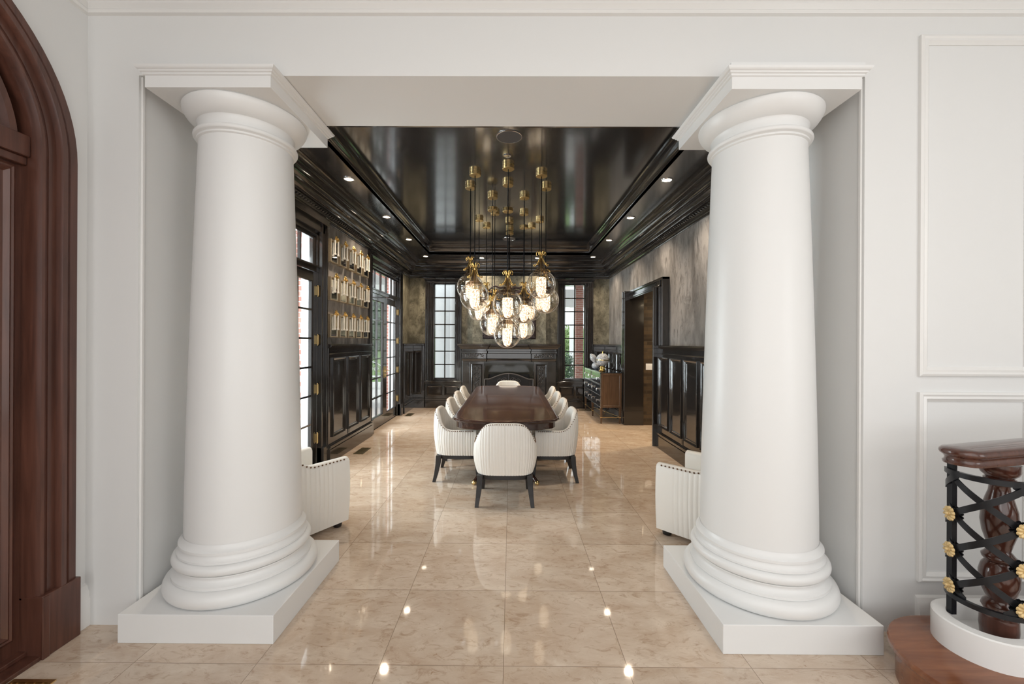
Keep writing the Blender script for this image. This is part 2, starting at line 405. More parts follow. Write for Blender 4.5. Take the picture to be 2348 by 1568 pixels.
# picture-frame mouldings on the opening wall, right
FF = Fr((0, FY, 0), (1, 0, 0), (0, -1, 0))
pf = [(0, 0), (0, .016), (.012, .022), (.022, .016), (.035, .020), (.045, .010), (.052, .006), (.052, 0)]
for nm, z0, z1 in (('trim_3', 1.425, 3.315), ('trim_4', .285, 1.335)):
    t = MB(); fframe(t, FF, 2.262, 2.90, z0, z1, pf); t.build(nm, whiteg, kind='structure')

# ---------------------------------------------------------------- dining room shell
JY0, JY1 = 5.30, 6.92         # projecting bay of the left wall between the two glazed doors
D1 = (3.37, 5.17); D2 = (7.06, 8.84)
w = MB()
for a, b_ in ((BY, D1[0]), (D1[1], D2[0]), (D2[1], YB)):
    w.box(XL-.13, XL, a, b_, 0, 3.9)
for a, b_ in (D1, D2): w.box(XL-.13, XL, a, b_, 2.97, 3.9)
w.build('wall_dining_left', plasterB, smooth=0, kind='structure')
w = MB(); w.box(XL+.001, XL+.055, JY0, JY1, .2, 3.3); w.build('wall_dining_bay', plasterR, smooth=0, kind='structure')
w = MB()
for a, b_ in ((BY, D1[0]), (D1[1], D2[0]), (D2[1], YB)):
    w.box(XL-.25, XL-.135, a+(.02 if a != BY else 0), b_-.02*0, 0, 3.9)
for a, b_ in (D1, D2): w.box(XL-.25, XL-.135, a, b_, 2.97, 3.9)
w.build('wall_exterior', redbrick, smooth=0, kind='structure')
# white exterior jambs at the far side of each door
w = MB()
for a, b_ in (D1, D2):
    w.box(XL-.16, XL-.06, b_-.02, b_+.0, 0, 2.97); w.box(XL-.16, XL-.06, a, a+.02, 0, 2.97)
w.build('trim_5', extw, smooth=0, kind='structure')
# right wall
RO = (6.33, 7.95); ROT = 2.47
w = MB(); w.box(XR, XR+.18, BY, RO[0], 0, 3.9); w.box(XR, XR+.18, RO[1], YB, 0, 3.9); w.box(XR, XR+.18, RO[0], RO[1], ROT, 3.9)
w.build('wall_right', plasterR, smooth=0, kind='structure')
# back wall with windows
WL = (-1.90, -1.365); WR = (1.30, 1.81); WZ0, WZ1 = .70, 3.4
w = MB()
for a, b_ in ((XL-.2, WL[0]), (WL[1], WR[0]), (WR[1], XR+.2)): w.box(a, b_, YB, YB+.2, 0, 3.9)
for a, b_ in (WL, WR): w.box(a, b_, YB, YB+.2, 0, WZ0); w.box(a, b_, YB, YB+.2, WZ1, 3.9)
w.build('wall_back', plasterB, smooth=0, kind='structure')
# tray ceiling
ZS, ZT = 3.56, 3.745
TX = (-1.84, 1.745); TY = (3.65, 9.12)
w = MB()
w.box(XL-.2, TX[0], BY, YB+.2, ZS, 3.95); w.box(TX[1], XR+.2, BY, YB+.2, ZS, 3.95)
w.box(TX[0], TX[1], BY, TY[0], ZS, 3.95); w.box(TX[0], TX[1], TY[1], YB+.2, ZS, 3.95); w.box(TX[0], TX[1], TY[0], TY[1], ZT, 3.95)
w.build('ceiling_dining', blackt, smooth=0, kind='structure')
tray = [(TX[0], TY[0]), (TX[0], TY[1]), (TX[1], TY[1]), (TX[1], TY[0])]
t = MB(); t.sweep(tray, [(0, ZS-.004), (.0, ZS+.05), (.010, ZS+.055), (.010, ZS+.075), (.018, ZS+.082), (.028, ZS+.10), (.044, ZS+.118), (.050, ZS+.124), (.050, ZS+.135), (.062, ZS+.142), (.075, ZS+.150), (.082, ZS+.162), (.095, ZS+.168), (.105, ZS+.183), (.0, ZS+.184)], closed=True, side=-1)
t.build('trim_6', black, smooth=25, kind='structure')
# room crown with carved band
crown = [(0, 3.165), (.012, 3.165), (.020, 3.172), (.022, 3.185), (.034, 3.188), (.040, 3.20), (.048, 3.205), (.050, 3.225), (.052, 3.285), (.075, 3.29), (.085, 3.298), (.085, 3.31), (.10, 3.316), (.118, 3.33), (.128, 3.35), (.15, 3.355), (.15, 3.375), (.165, 3.38), (.185, 3.395), (.198, 3.42), (.20, 3.455), (.215, 3.465), (.225, 3.475), (.225, 3.49), (.245, 3.495), (.262, 3.51), (.275, 3.53), (.29, 3.535), (.30, 3.545), (.30, 3.56), (0, 3.56)]
cpath = [(XL+.055, BY), (XL+.055, JY1), (XL, JY1), (XL, YB), (XR, YB), (XR, BY)]
t = MB(); t.sweep(cpath, crown, side=-1); crown_o = t.build('trim_8', black, smooth=25, kind='structure')
# carved leaf band (pattern of the crown)
cv = MB()
def leaves(p0, p1, nrm, zc, step=.062):
    p0 = Vector(p0); p1 = Vector(p1); L = (p1-p0).length; d = (p1-p0)/L; n = int(L/step)
    nrm = Vector(nrm)
    for i in range(n):
        c = p0+d*(i+.5)*L/n
        for dz, r, off in ((0, .017, 0), (.012, .010, .02), (-.012, .010, -.02), (.018, .008, -.024), (-.018, .008, .024)):
            q = c+d*off
            cv.ball((q.x+nrm.x*.002, q.y+nrm.y*.002, zc+dz), r, 6, 4, (1 if abs(d.x) > .5 else .8, 1 if abs(d.y) > .5 else .8, 1.1))
zc = 3.255; o_ = .053
leaves((XL+.055+o_, 3.3), (XL+.055+o_, JY1+.03), (1, 0), zc); leaves((XL+o_, JY1+.08), (XL+o_, YB-.06), (1, 0), zc)
leaves((XL+.06, YB-o_), (XR-.06, YB-o_), (0, -1), zc); leaves((XR-o_, 3.3), (XR-o_, YB-.06), (-1, 0), zc)
cv.build('carved_band', black, crown_o, smooth=60)

# ---------------------------------------------------------------- wainscot
def wainscot(nm, F, u0, u1, n, dface, ztop=1.565, gap=.075, pz=(.33, 1.385), side=None, plain=False):
    mb = MB()
    fbox(mb, F, u0, u1, 0, ztop-.05, 0, dface)
    fbox(mb, F, u0, u1, 0, .185, dface, dface+.028); fbox(mb, F, u0, u1, .185, .205, dface, dface+.018); fbox(mb, F, u0, u1, .205, .235, dface, dface+.034)
    fbox(mb, F, u0, u1, .235, .248, dface, dface+.015)
    fbox(mb, F, u0, u1, ztop-.135, ztop-.12, dface, dface+.016)
    fbox(mb, F, u0, u1, ztop-.05, ztop-.035, 0, dface+.022); fbox(mb, F, u0, u1, ztop-.035, ztop-.012, 0, dface+.036); fbox(mb, F, u0, u1, ztop-.012, ztop, 0, dface+.028)
    o = mb.build(nm, black, smooth=0, bevel=.004, kind='structure')
    pw = (u1-u0-gap*(n+1))/n
    for i in range(n):
        a = u0+gap+i*(pw+gap); p = MB()
        fframe(p, F, a, a+pw, pz[0], pz[1], [(0, dface), (0, dface+.020), (.010, dface+.026), (.020, dface+.022), (.030, dface+.012), (.040, dface+.014), (.050, dface+.004), (.065, dface+.003)], fill=True)
        p.build('panel', black, o, smooth=25)
    return o
dL = .12
FLL = Fr((XL, 0, 0), (0, 1, 0), (1, 0, 0)); FRR = Fr((XR, 0, 0), (0, 1, 0), (-1, 0, 0)); FBB = Fr((0, YB, 0), (1, 0, 0), (0, -1, 0))
wainscot('trim_9', FLL, JY0+.0, JY1, 3, dL, gap=.10)
wainscot('trim_10', FLL, 9.02, YB-.12, 2, dL, gap=.06)
wainscot('trim_11', FLL, BY, 3.22, 1, dL)
wainscot('trim_12', FRR, BY+.2, 6.33, 7, .125, gap=.075)
wainscot('trim_13', FRR, 8.13, YB-.12, 5, .125, gap=.06)
wainscot('trim_14', FBB, XL+.0, -2.10, 1, .10, gap=.07)
wainscot('trim_15', FBB, 1.995, XR, 1, .10, gap=.07)

# ---------------------------------------------------------------- glazed double doors
def glazed_door(nm, y0, y1, gold_side=True):
    root = thing(nm, (XL, (y0+y1)/2, 0), kind='structure'); R = root.location
    f = MB(); wd = y1-y0
    # frame, transom bar, casing
    for a, b_ in ((y0, y0+.03), (y1-.03, y1)): fbox(f, FL, a, b_, 0, 3.0, XL-.06, XL+.045)
    fbox(f, FL, y0, y1, 2.475, 2.54, XL-.06, XL+.055); fbox(f, FL, y0, y1, 2.53, 2.545, XL+.055, XL+.075)
    fbox(f, FL, y0, y1, 2.94, 3.0, XL-.06, XL+.045); fbox(f, FL, y0, y1, 0, .015, XL-.13, XL+.04)
    f.build('door_frame', black, root, R, smooth=0, bevel=.003)
    c = MB()
    for a, s in ((y0, -1), (y1, 1)):
        for k, (w0, w1, d) in enumerate(((.0, .03, .095), (.03, .105, .08), (.105, .135, .11))):
            fbox(c, FL, a+s*w0, a+s*w1, 0, 3.17, XL, XL+d)
        fbox(c, FL, a-s*.0, a+s*.14, 0, .25, XL, XL+.125)
    fbox(c, FL, y0-.135, y1+.135, 2.985, 3.17, XL, XL+.08); fbox(c, FL, y0-.15, y1+.15, 3.09, 3.17, XL, XL+.12)
    c.build('casing', black, root, R, smooth=0, bevel=.005)
    # transom
    tr = MB(); tw0, tw1 = y0+.03, y1-.03; z0, z1 = 2.54, 2.94
    fframe(tr, FL, tw0, tw1, z0, z1, [(0, XL-.03), (0, XL+.02), (.03, XL+.02), (.04, XL+.005), (.04, XL-.03)])
    for k in range(1, 5): u = tw0+(tw1-tw0)*k/5; fbox(tr, FL, u-.011, u+.011, z0, z1, XL-.022, XL+.014)
    tt = tr.build('transom_sash', black, root, R, smooth=0)
    g = MB(); fbox(g, FL, tw0+.03, tw1-.03, z0+.03, z1-.03, XL-.006, XL-.002); g.build('pane', winglass, tt, R, smooth=0)
    mid = (y0+y1)/2
    for a, b_, hs in ((y0+.03, mid-.002, 0), (mid+.002, y1-.03, 1)):
        lf = MB(); z0, z1 = .02, 2.47; d0, d1 = XL-.015, XL+.035; st = .105
        fbox(lf, FL, a, a+st, z0, z1, d0, d1); fbox(lf, FL, b_-st, b_, z0, z1, d0, d1)
        fbox(lf, FL, a+st, b_-st, z0, .215, d0, d1); fbox(lf, FL, a+st, b_-st, 2.35, z1, d0, d1)
        fbox(lf, FL, (a+b_)/2-.012, (a+b_)/2+.012, .215, 2.35, d0+.01, d1-.006)
        for k in range(1, 6): z = .215+(2.35-.215)*k/6; fbox(lf, FL, a+st, b_-st, z-.012, z+.012, d0+.01, d1-.004)
        fframe(lf, FL, a+st-.004, b_-st+.004, .211, 2.354, [(0, d1-.002), (.0, d1+.004), (.012, d1-.006), (.014, d0+.01)])
        leafo = lf.build('door_leaf', black, root, R, smooth=0)
        g = MB(); fbox(g, FL, a+st, b_-st, .215, 2.35, XL+.002, XL+.006); g.build('pane', winglass, leafo, R, smooth=0)
        hy = a-.004 if hs == 0 else b_+.004
        for z in (.38, 1.0, 1.62, 2.24):
            h = MB(); fbox(h, FL, hy-.017, hy+.017, z-.055, z+.055, d1, d1+.022)
            for dz in (-.066, .066): h.ball((d1+.014, hy, z+dz), .009, 8, 6)
            h.tube([(d1+.02, hy, z-.06), (d1+.02, hy, z+.06)], .008)
            h.build('hinge', brass, leafo, R)
        hx = b_-.05 if hs == 0 else a+.05
        h = MB(); fbox(h, FL, hx-.018, hx+.018, .90, 1.12, d1, d1+.008)
        h.tube([(d1+.008, hx, 1.03), (d1+.05, hx, 1.03), (d1+.055, hx+(-.09 if hs == 0 else .09), 1.035)], .009)
        h.lathe([(.02, 0), (.02, .01)], (d1+.004, hx, .95), 10)
        h.build('door_handle', brass, leafo, R, bevel=.002)
    return root
glazed_door('door_2', *D1); glazed_door('door_3', *D2)

# ---------------------------------------------------------------- back windows
def back_window(nm, x0, x1, cx0, cx1):
    root = thing(nm, ((x0+x1)/2, YB, WZ0), kind='structure'); R = root.location
    f = MB(); F = FBB
    fframe(f, F, x0, x1, WZ0, 3.04, [(0, -.10), (0, .0), (.022, .0), (.026, -.02), (.026, -.10)])
    fframe(f, F, x0, x1, 3.12, 3.38, [(0, -.10), (0, .0), (.022, .0), (.026, -.02), (.026, -.10)])
    fbox(f, F, x0, x1, 3.03, 3.13, -.1, .02)
    m_ = (x0+x1)/2
    fbox(f, F, m_-.014, m_+.014, WZ0, 3.38, -.055, -.025)
    for k in range(1, 7): z = WZ0+.02+(3.02-WZ0-.02)*k/7; fbox(f, F, x0, x1, z-.014, z+.014, -.055, -.025)
    f.build('window_frame', black, root, R, smooth=0)
    g = MB(); fbox(g, F, x0+.01, x1-.01, WZ0, 3.38, -.042, -.038); g.build('pane', winglass, root, R, smooth=0)
    c = MB()
    for a, s in ((x0, -1), (x1, 1)):
        out = cx0 if s < 0 else cx1; wdt = abs(out-a)
        fbox(c, F, a, a+s*wdt*.22, .62, 3.06, 0, .055); fbox(c, F, a+s*wdt*.22, a+s*wdt*.55, .62, 3.06, 0, .085)
        fbox(c, F, a+s*wdt*.55, a+s*wdt*.80, .62, 3.06, 0, .11); fbox(c, F, a+s*wdt*.80, a+s*wdt, .62, 3.06, 0, .14)
    fbox(c, F, cx0, cx1, 3.04, 3.09, 0, .14); fbox(c, F, cx0-.02, cx1+.02, 3.09, 3.115, 0, .17); fbox(c, F, cx0-.035, cx1+.035, 3.115, 3.135, 0, .20)
    c.build('casing', black, root, R, smooth=0, bevel=.006)
    s = MB(); fbox(s, F, cx0-.02, cx1+.02, .63, .665, 0, .19); fbox(s, F, cx0, cx1, .595, .63, 0, .15); fbox(s, F, x0-.03, x1+.03, .665, .70, -.05, .10)
    s.build('window_sill', black, root, R, smooth=0, bevel=.006)
    a = MB(); fbox(a, F, cx0, cx1, 0, .60, 0, .10); fbox(a, F, cx0, cx1, 0, .18, .10, .13); fbox(a, F, cx0, cx1, .20, .23, .10, .135)
    ap = a.build('apron', black, root, R, smooth=0, bevel=.004)
    pw = (cx1-cx0-.15)/2
    for k in range(2):
        p = MB(); u = cx0+.05+k*(pw+.05)
        fframe(p, F, u, u+pw, .30, .54, [(0, .10), (0, .118), (.012, .122), (.03, .108), (.04, .112), (.05, .103)], fill=True); p.build('panel', black, ap, R, smooth=25)
back_window('window_1', *WL, -2.085, -1.20); back_window('window_2', *WR, 1.12, 1.985)

# ---------------------------------------------------------------- doorway on the right with brick passage
t = MB()
for (a, b_) in ((RO[0], -1), (RO[1], 1)):
    for w0, w1, d in ((0, .035, .20-.0), (.035, .10, .17), (.10, .14, .205)):
        y_0, y_1 = a+b_*w0, a+b_*w1
        t.box(XR-d*.55 if b_ < 0 else XR-d, XR+.0, y_0, y_1, (1.565 if b_ < 0 else 0), ROT+.14)
for w0, w1, d in ((0, .035, .11), (.035, .10, .09), (.10, .14, .115)):
    t.box(XR-d, XR, RO[0]-w1, RO[1]+w1, ROT+w0, ROT+w1)
t.box(XR-.20, XR+.18, RO[0], RO[0]+.03, 0, ROT); t.box(XR-.20, XR+.18, RO[1]-.03, RO[1]+.12, 0, ROT*.0+.28); t.box(XR-.19, XR+.18, RO[1]-.02, RO[1], 0, ROT); t.box(XR-.10, XR+.18, RO[0], RO[1], ROT-.02, ROT)
t.build('trim_16', black, smooth=0, bevel=.005, kind='structure')
w = MB(); w.box(XR+.18, 4.6, RO[1], RO[1]+.12, 0, 2.8); w.box(4.5, 4.6, 5.6, RO[1], 0, 2.8)
w.build('wall_passage', blkbrick, smooth=0, kind='structure')
w = MB(); w.box(XR+.18, 4.6, 5.5, RO[1], 2.75, 2.85); w.box(XR+.18, 4.6, 5.5, 5.6, 0, 2.8); w.build('ceiling_passage', black, smooth=0, kind='structure')
light('passage_fill', 'AREA', (3.9, 7.2, 2.7), 60, (1, .78, .5), (0, 0, 0), .25)  # warm fill added so the passage brick shows, no fitting there
light('passage_fill', 'POINT', (3.7, 6.6, 2.3), 14.0, (1, .8, .55), size=.15)  # second added fill for the brick passage

# ================================================================ COLUMNS
def column(cx, cy, label, dz=0):
    r = thing('column', (cx, cy, 0), label, 'column', 'white columns at the opening')
    q = .413
    MB().box(-q, q, -q, q, 0, .152).build('plinth', whitecol, r, bevel=.003, smooth=0)
    base = [(.40, .152)]
    def torus(rc, z0, z1, rr, n=10):
        return [(rc-rr+rr*math.cos(a)**.9 if math.cos(a) > 0 else rc-rr, (z0+z1)/2+(z1-z0)/2*math.sin(a)) for a in [(-PI/2+PI*i/n) for i in range(n+1)]]
    base = [(.30, .152)]+torus(.408, .152, .245, .045)+[(.368, .247), (.368, .262)]
    base += [(.358, .268), (.345, .28), (.340, .292), (.343, .302), (.350, .306), (.350, .312)]
    base += torus(.368, .314, .372, .030)+[(.344, .374), (.344, .385), (.336, .392), (.330, .405), (.328, .418), (.336, .42), (.336, .434), (.326, .442), (.318, .452), (.313, .47)]
    MB().lathe(base, seg=96, cap=False).build('base', whitecol, r, smooth=40)
    sh = []
    for i in range(25):
        t_ = i/24; z = .465+(2.79+dz-.465)*t_; rr = .312-.060*(t_**1.35)
        sh.append((rr, z))
    MB().lathe(sh, seg=96, cap=False).build('shaft', whitecol, r, smooth=40)
    cap = [(.252, 2.785), (.262, 2.79), (.262, 2.80), (.272, 2.805)]+torus(.279, 2.805, 2.835, .014, 8)+[(.256, 2.838), (.255, 2.86), (.256, 2.885), (.262, 2.893), (.272, 2.896), (.290, 2.905), (.308, 2.922), (.322, 2.942), (.331, 2.962), (.332, 2.975), (.324, 2.985)]
    cap = [(q_, z_+dz) for q_, z_ in cap]
    c = MB(); c.lathe(cap, seg=96, cap=False); co = c.build('capital', whitecol, r, smooth=35)
    a = .344; ab = MB(); ab.layers([(-a, -a), (a, -a), (a, a), (-a, a)], [(0, 2.982+dz), (0, 3.045+dz), (-.008, 3.049+dz), (-.010, 3.057+dz), (-.018, 3.061+dz), (-.020, 3.067+dz), (-.028, 3.071+dz), (-.032, 3.076+dz), (-.036, OT-.004+dz), (-.01, OT-.003+dz), (-.01, OT-.001)])
    ab.build('abacus', whitecol, co, smooth=0)
    return r
column(-1.661, 2.556, 'white round column on the left of the wide opening')
column(1.512, 2.516, 'white round column on the right of the wide opening, by the wooden stair', -.028)

# ================================================================ ARCHED DOOR (foyer left)
door = thing('door_1', (XF, DC, 0), kind='structure'); R = door.location
def arch_sweep(mb, prof, z0, seg=40, x0=XF):
    # prof: (inset from outer radius .865, d)
    V = []; F = []; m_ = len(prof); ROUT = .865; st = []
    st.append(('v', 1, z0)); 
    for i in range(seg+1): st.append(('a', PI*i/seg, 0))
    st.append(('v', -1, z0))
    for k in st:
        for a, d in prof:
            rr = ROUT-a
            if k[0] == 'v': V.append((x0+d, DC+k[1]*rr, k[2]))
            else: V.append((x0+d, DC+rr*math.cos(k[1]), DS+rr*math.sin(k[1])))
    n = len(st)
    for i in range(n-1):
        for k in range(m_-1): F.append((i*m_+k, (i+1)*m_+k, (i+1)*m_+k+1, i*m_+k+1))
    mb.add(V, F)
c = MB(); arch_sweep(c, [(0, 0), (0, .032), (.006, .038), (.042, .040), (.046, .034), (.049, .036), (.062, .050), (.088, .052), (.093, .040), (.096, .024), (.132, .026), (.137, .018), (.142, .030), (.155, .036), (.166, .032), (.171, .020), (.175, .005), (.178, -.05), (.178, -.12)], .30)
c.build('casing', mahog, door, R, smooth=25)
c = MB()
for s in (-1, 1): c.box(XF, XF+.055, DC+s*.872, DC+s*.69, 0, .316); c.box(XF-.12, XF+.06, DC+s*.72, DC+s*.687, 0, .312)
c.build('plinth_block', mahog, door, R, smooth=0, bevel=.004)
lf = MB()
lf.box(XF-.10, XF-.06, DC-.69, DC+.69, .03, DS-.0)
for s in (0, 1):
    y0 = DC-.69 if s == 0 else DC+.004; y1 = DC-.004 if s == 0 else DC+.69
    Fd = Fr((XF-.06, 0, 0), (0, 1, 0), (1, 0, 0))
    fframe(lf, Fd, y0+.035, y1-.035, .12, 2.46, [(0, 0), (0, .010), (.012, .018), (.02, .014), (.03, .02), (.045, .004), (.07, -.002)])
    fframe(lf, Fd, y0+.14, y1-.14, .25, 2.30, [(0, 0), (.02, .012), (.03, .012)], fill=True)
lfo = lf.build('door_leaf', mahog, door, R, smooth=25)
tb = MB(); tb.box(XF-.10, XF-.012, DC-.687, DC+.687, 2.51, 2.615); tb.box(XF-.10, XF-.03, DC-.687, DC+.687, 2.47, 2.51); tb.build('transom_bar', mahog, door, R, smooth=0, bevel=.006)
tp = MB(); V = [(XF-.09, DC, DS)]+[(XF-.09, DC+.69*math.cos(PI*i/30), DS+.69*math.sin(PI*i/30)) for i in range(31)]
tp.add(V, [(0, i, i+1) for i in range(1, 31)])
arch_sweep(tp, [(.20, -.09), (.20, -.05), (.215, -.03), (.24, -.035), (.25, -.06), (.28, -.07), (.285, -.09)], DS)
tp.build('transom_panel', mahog, door, R, smooth=30)
th = MB(); th.box(XF-.12, XF+.05, DC-.69, DC+.69, 0, .022); th.box(XF-.12, XF-.02, DC-.69, DC+.69, .022, .045); th.build('threshold', mahog, door, R, smooth=0, bevel=.004)

# ================================================================ STAIR NEWEL (right)
ST = (2.215, 1.905)
st = thing('staircase', (ST[0], ST[1], 0), 'curved starting step of a staircase with white curb, turned mahogany newel and black iron lattice', 'staircase'); R = st.location
def stadium(c, r, xr, n=28):
    pts = [(xr, c[1]-r)]; P = []
    P.append((c[0]+.0, c[1]+r))
    for i in range(n+1):
        a = PI/2+PI*i/n; P.append((c[0]+r*math.cos(a), c[1]+r*math.sin(a)))
    P.append((xr, c[1]-r)); P.append((xr, c[1]+r))
    return P[1:]
s = MB(); s.layers(stadium((2.12, 1.80), .31, 3.6), [(0, 0), (0, .155)]); s.build('riser', stepw, st, R)
s = MB(); s.layers(stadium((2.12, 1.80), .34, 3.6), [(.03, .152), (.006, .154), (0, .162), (0, .180), (.006, .188), (.02, .19)]); s.build('tread', stepw, st, R)
s = MB(); s.layers(stadium((2.20, ST[1]), .170, 3.6), [(0, .188), (0, .315), (.006, .32), (.05, .32), (.056, .31), (.056, .245)], cap=True); s.build('white_curb', whiteg, st, R)
CR = .138; CC = (2.232, 1.905)
def cage(sv):
    h = CR*PI/2
    if sv > h: return Vector((CC[0]+(sv-h), CC[1]-CR)), Vector((0, -1))
    if sv < -h: return Vector((CC[0]+(-sv-h), CC[1]+CR)), Vector((0, 1))
    a = PI+sv/CR; return Vector((CC[0]+CR*math.cos(a), CC[1]+CR*math.sin(a))), Vector((math.cos(a), math.sin(a)))
def ribbon(mb, pts, w, off0, off1):
    V = []; F = []
    for sv, z in pts:
        p, n = cage(sv)
        for o, dz in ((off0, -w), (off1, -w), (off1, w), (off0, w)): V.append((p.x+n.x*o, p.y+n.y*o, z+dz))
    for i in range(len(pts)-1):
        for k in range(4): j = (k+1) % 4; F.append((i*4+k, i*4+j, (i+1)*4+j, (i+1)*4+k))
    F.append((0, 1, 2, 3)); F.append(tuple((len(pts)-1)*4+k for k in range(4))[::-1]); mb.add(V, F)
SMX = 1.1
K = .17/.23; S1 = -.036; ZR = .46
for z, w_ in ((.415, .011), (.995, .012)):
    lat = MB(); ribbon(lat, [(-.10+(.10+SMX)*i/120, z) for i in range(121)], w_, -.008, .010); lat.build('lattice_ring', blacksat, st, R, smooth=30)
for sg, nm in ((1, 0), (-1, 1)):
    k0 = -8
    for k in range(-9, 10):
        lt = MB(); run = []
        for i in range(241):
            sv = -.10+(.10+SMX)*i/240; z = ZR+.17*k+sg*K*(sv-S1)
            if .415 <= z <= .995: run.append((sv, z))
        if len(run) > 3:
            ribbon(lt, run, .017, .001 if sg > 0 else -.006, .006 if sg > 0 else -.001); lt.build('lattice_strap', blacksat, st, R, smooth=30)
for sv in (-.075, .75):
    pst = MB(); p, n = cage(sv); q = p-n*.012; pst.box(q.x-.012, q.x+.012, q.y-.012, q.y+.012, .31, 1.04)
    pst.build('iron_post', blacksat, st, R, smooth=0)
def rosette_bm(mb, c, n, r, petals=10):
    n = Vector(n).normalized(); u = Vector((0, 0, 1)); v = n.cross(u).normalized(); c = Vector(c)
    V = [c+n*.010]; F = []; M = petals*8
    for ring, (rr, h) in enumerate(((.25, .010), (.32, .006), (.6, .012), (.86, .010), (1.0, .002))):
        for i in range(M):
            a = 2*PI*i/M; lob = abs(math.cos(petals*a/2)); f = 1 if ring < 2 else (.80+.20*lob**.5)
            hh = h*(.55+.45*lob) if ring >= 2 else h
            V.append(c+(u*math.cos(a)+v*math.sin(a))*r*rr*f+n*hh)
    for i in range(M):
        j = (i+1) % M; F.append((0, 1+i, 1+j))
        for k in range(4): F.append((1+k*M+i, 1+k*M+j, 1+(k+1)*M+j, 1+(k+1)*M+i))
    mb.add(V, F)
for k in range(0, 5):
    for z in (.46, .63, .80):
        sv = S1+.23*k
        p, n = cage(sv); nn = (n.x, n.y, 0)
        rb = MB(); rosette_bm(rb, (p.x+n.x*.012, p.y+n.y*.012, z), nn, .035)
        rb.ball((p.x+n.x*.024, p.y+n.y*.024, z), .0085, 10, 6); ro = rb.build('rosette', goldpaint, st, R, smooth=40)
        rb = MB(); rosette_bm(rb, (p.x-n.x*.012, p.y-n.y*.012, z), (-n.x, -n.y, 0), .036); rb.build('rosette_back', blacksat, ro, R, smooth=40)
nv = [(.060, .25), (.064, .30), (.062, .35), (.045, .362), (.050, .372), (.058, .39), (.052, .41), (.040, .425), (.046, .44), (.058, .47), (.066, .505), (.066, .545), (.058, .58), (.046, .60), (.056, .612), (.058, .625), (.046, .64), (.036, .655), (.044, .69), (.056, .735), (.062, .785), (.058, .84), (.046, .89), (.036, .925), (.034, .95), (.042, .965), (.052, .972), (.052, .985), (.044, .99), (.060, 1.005), (.066, 1.02), (.066, 1.054)]
MB().lathe(nv, (2.262, 1.895, 0), 40).build('newel_post', mahogh, st, R, smooth=50)
hr = MB(); hr.layers(stadium((2.09, 1.885), .085, 3.6, 40), [(.030, 1.050), (.014, 1.052), (.012, 1.062), (.018, 1.068), (.020, 1.078), (.014, 1.090), (.004, 1.096), (0, 1.105), (.002, 1.115), (.010, 1.123), (.03, 1.128), (.06, 1.130)])
hr.V = [(x, y, z+max(0, x-2.2)*.10) for x, y, z in hr.V]
hr.build('handrail', mahogh, st, R, smooth=40)

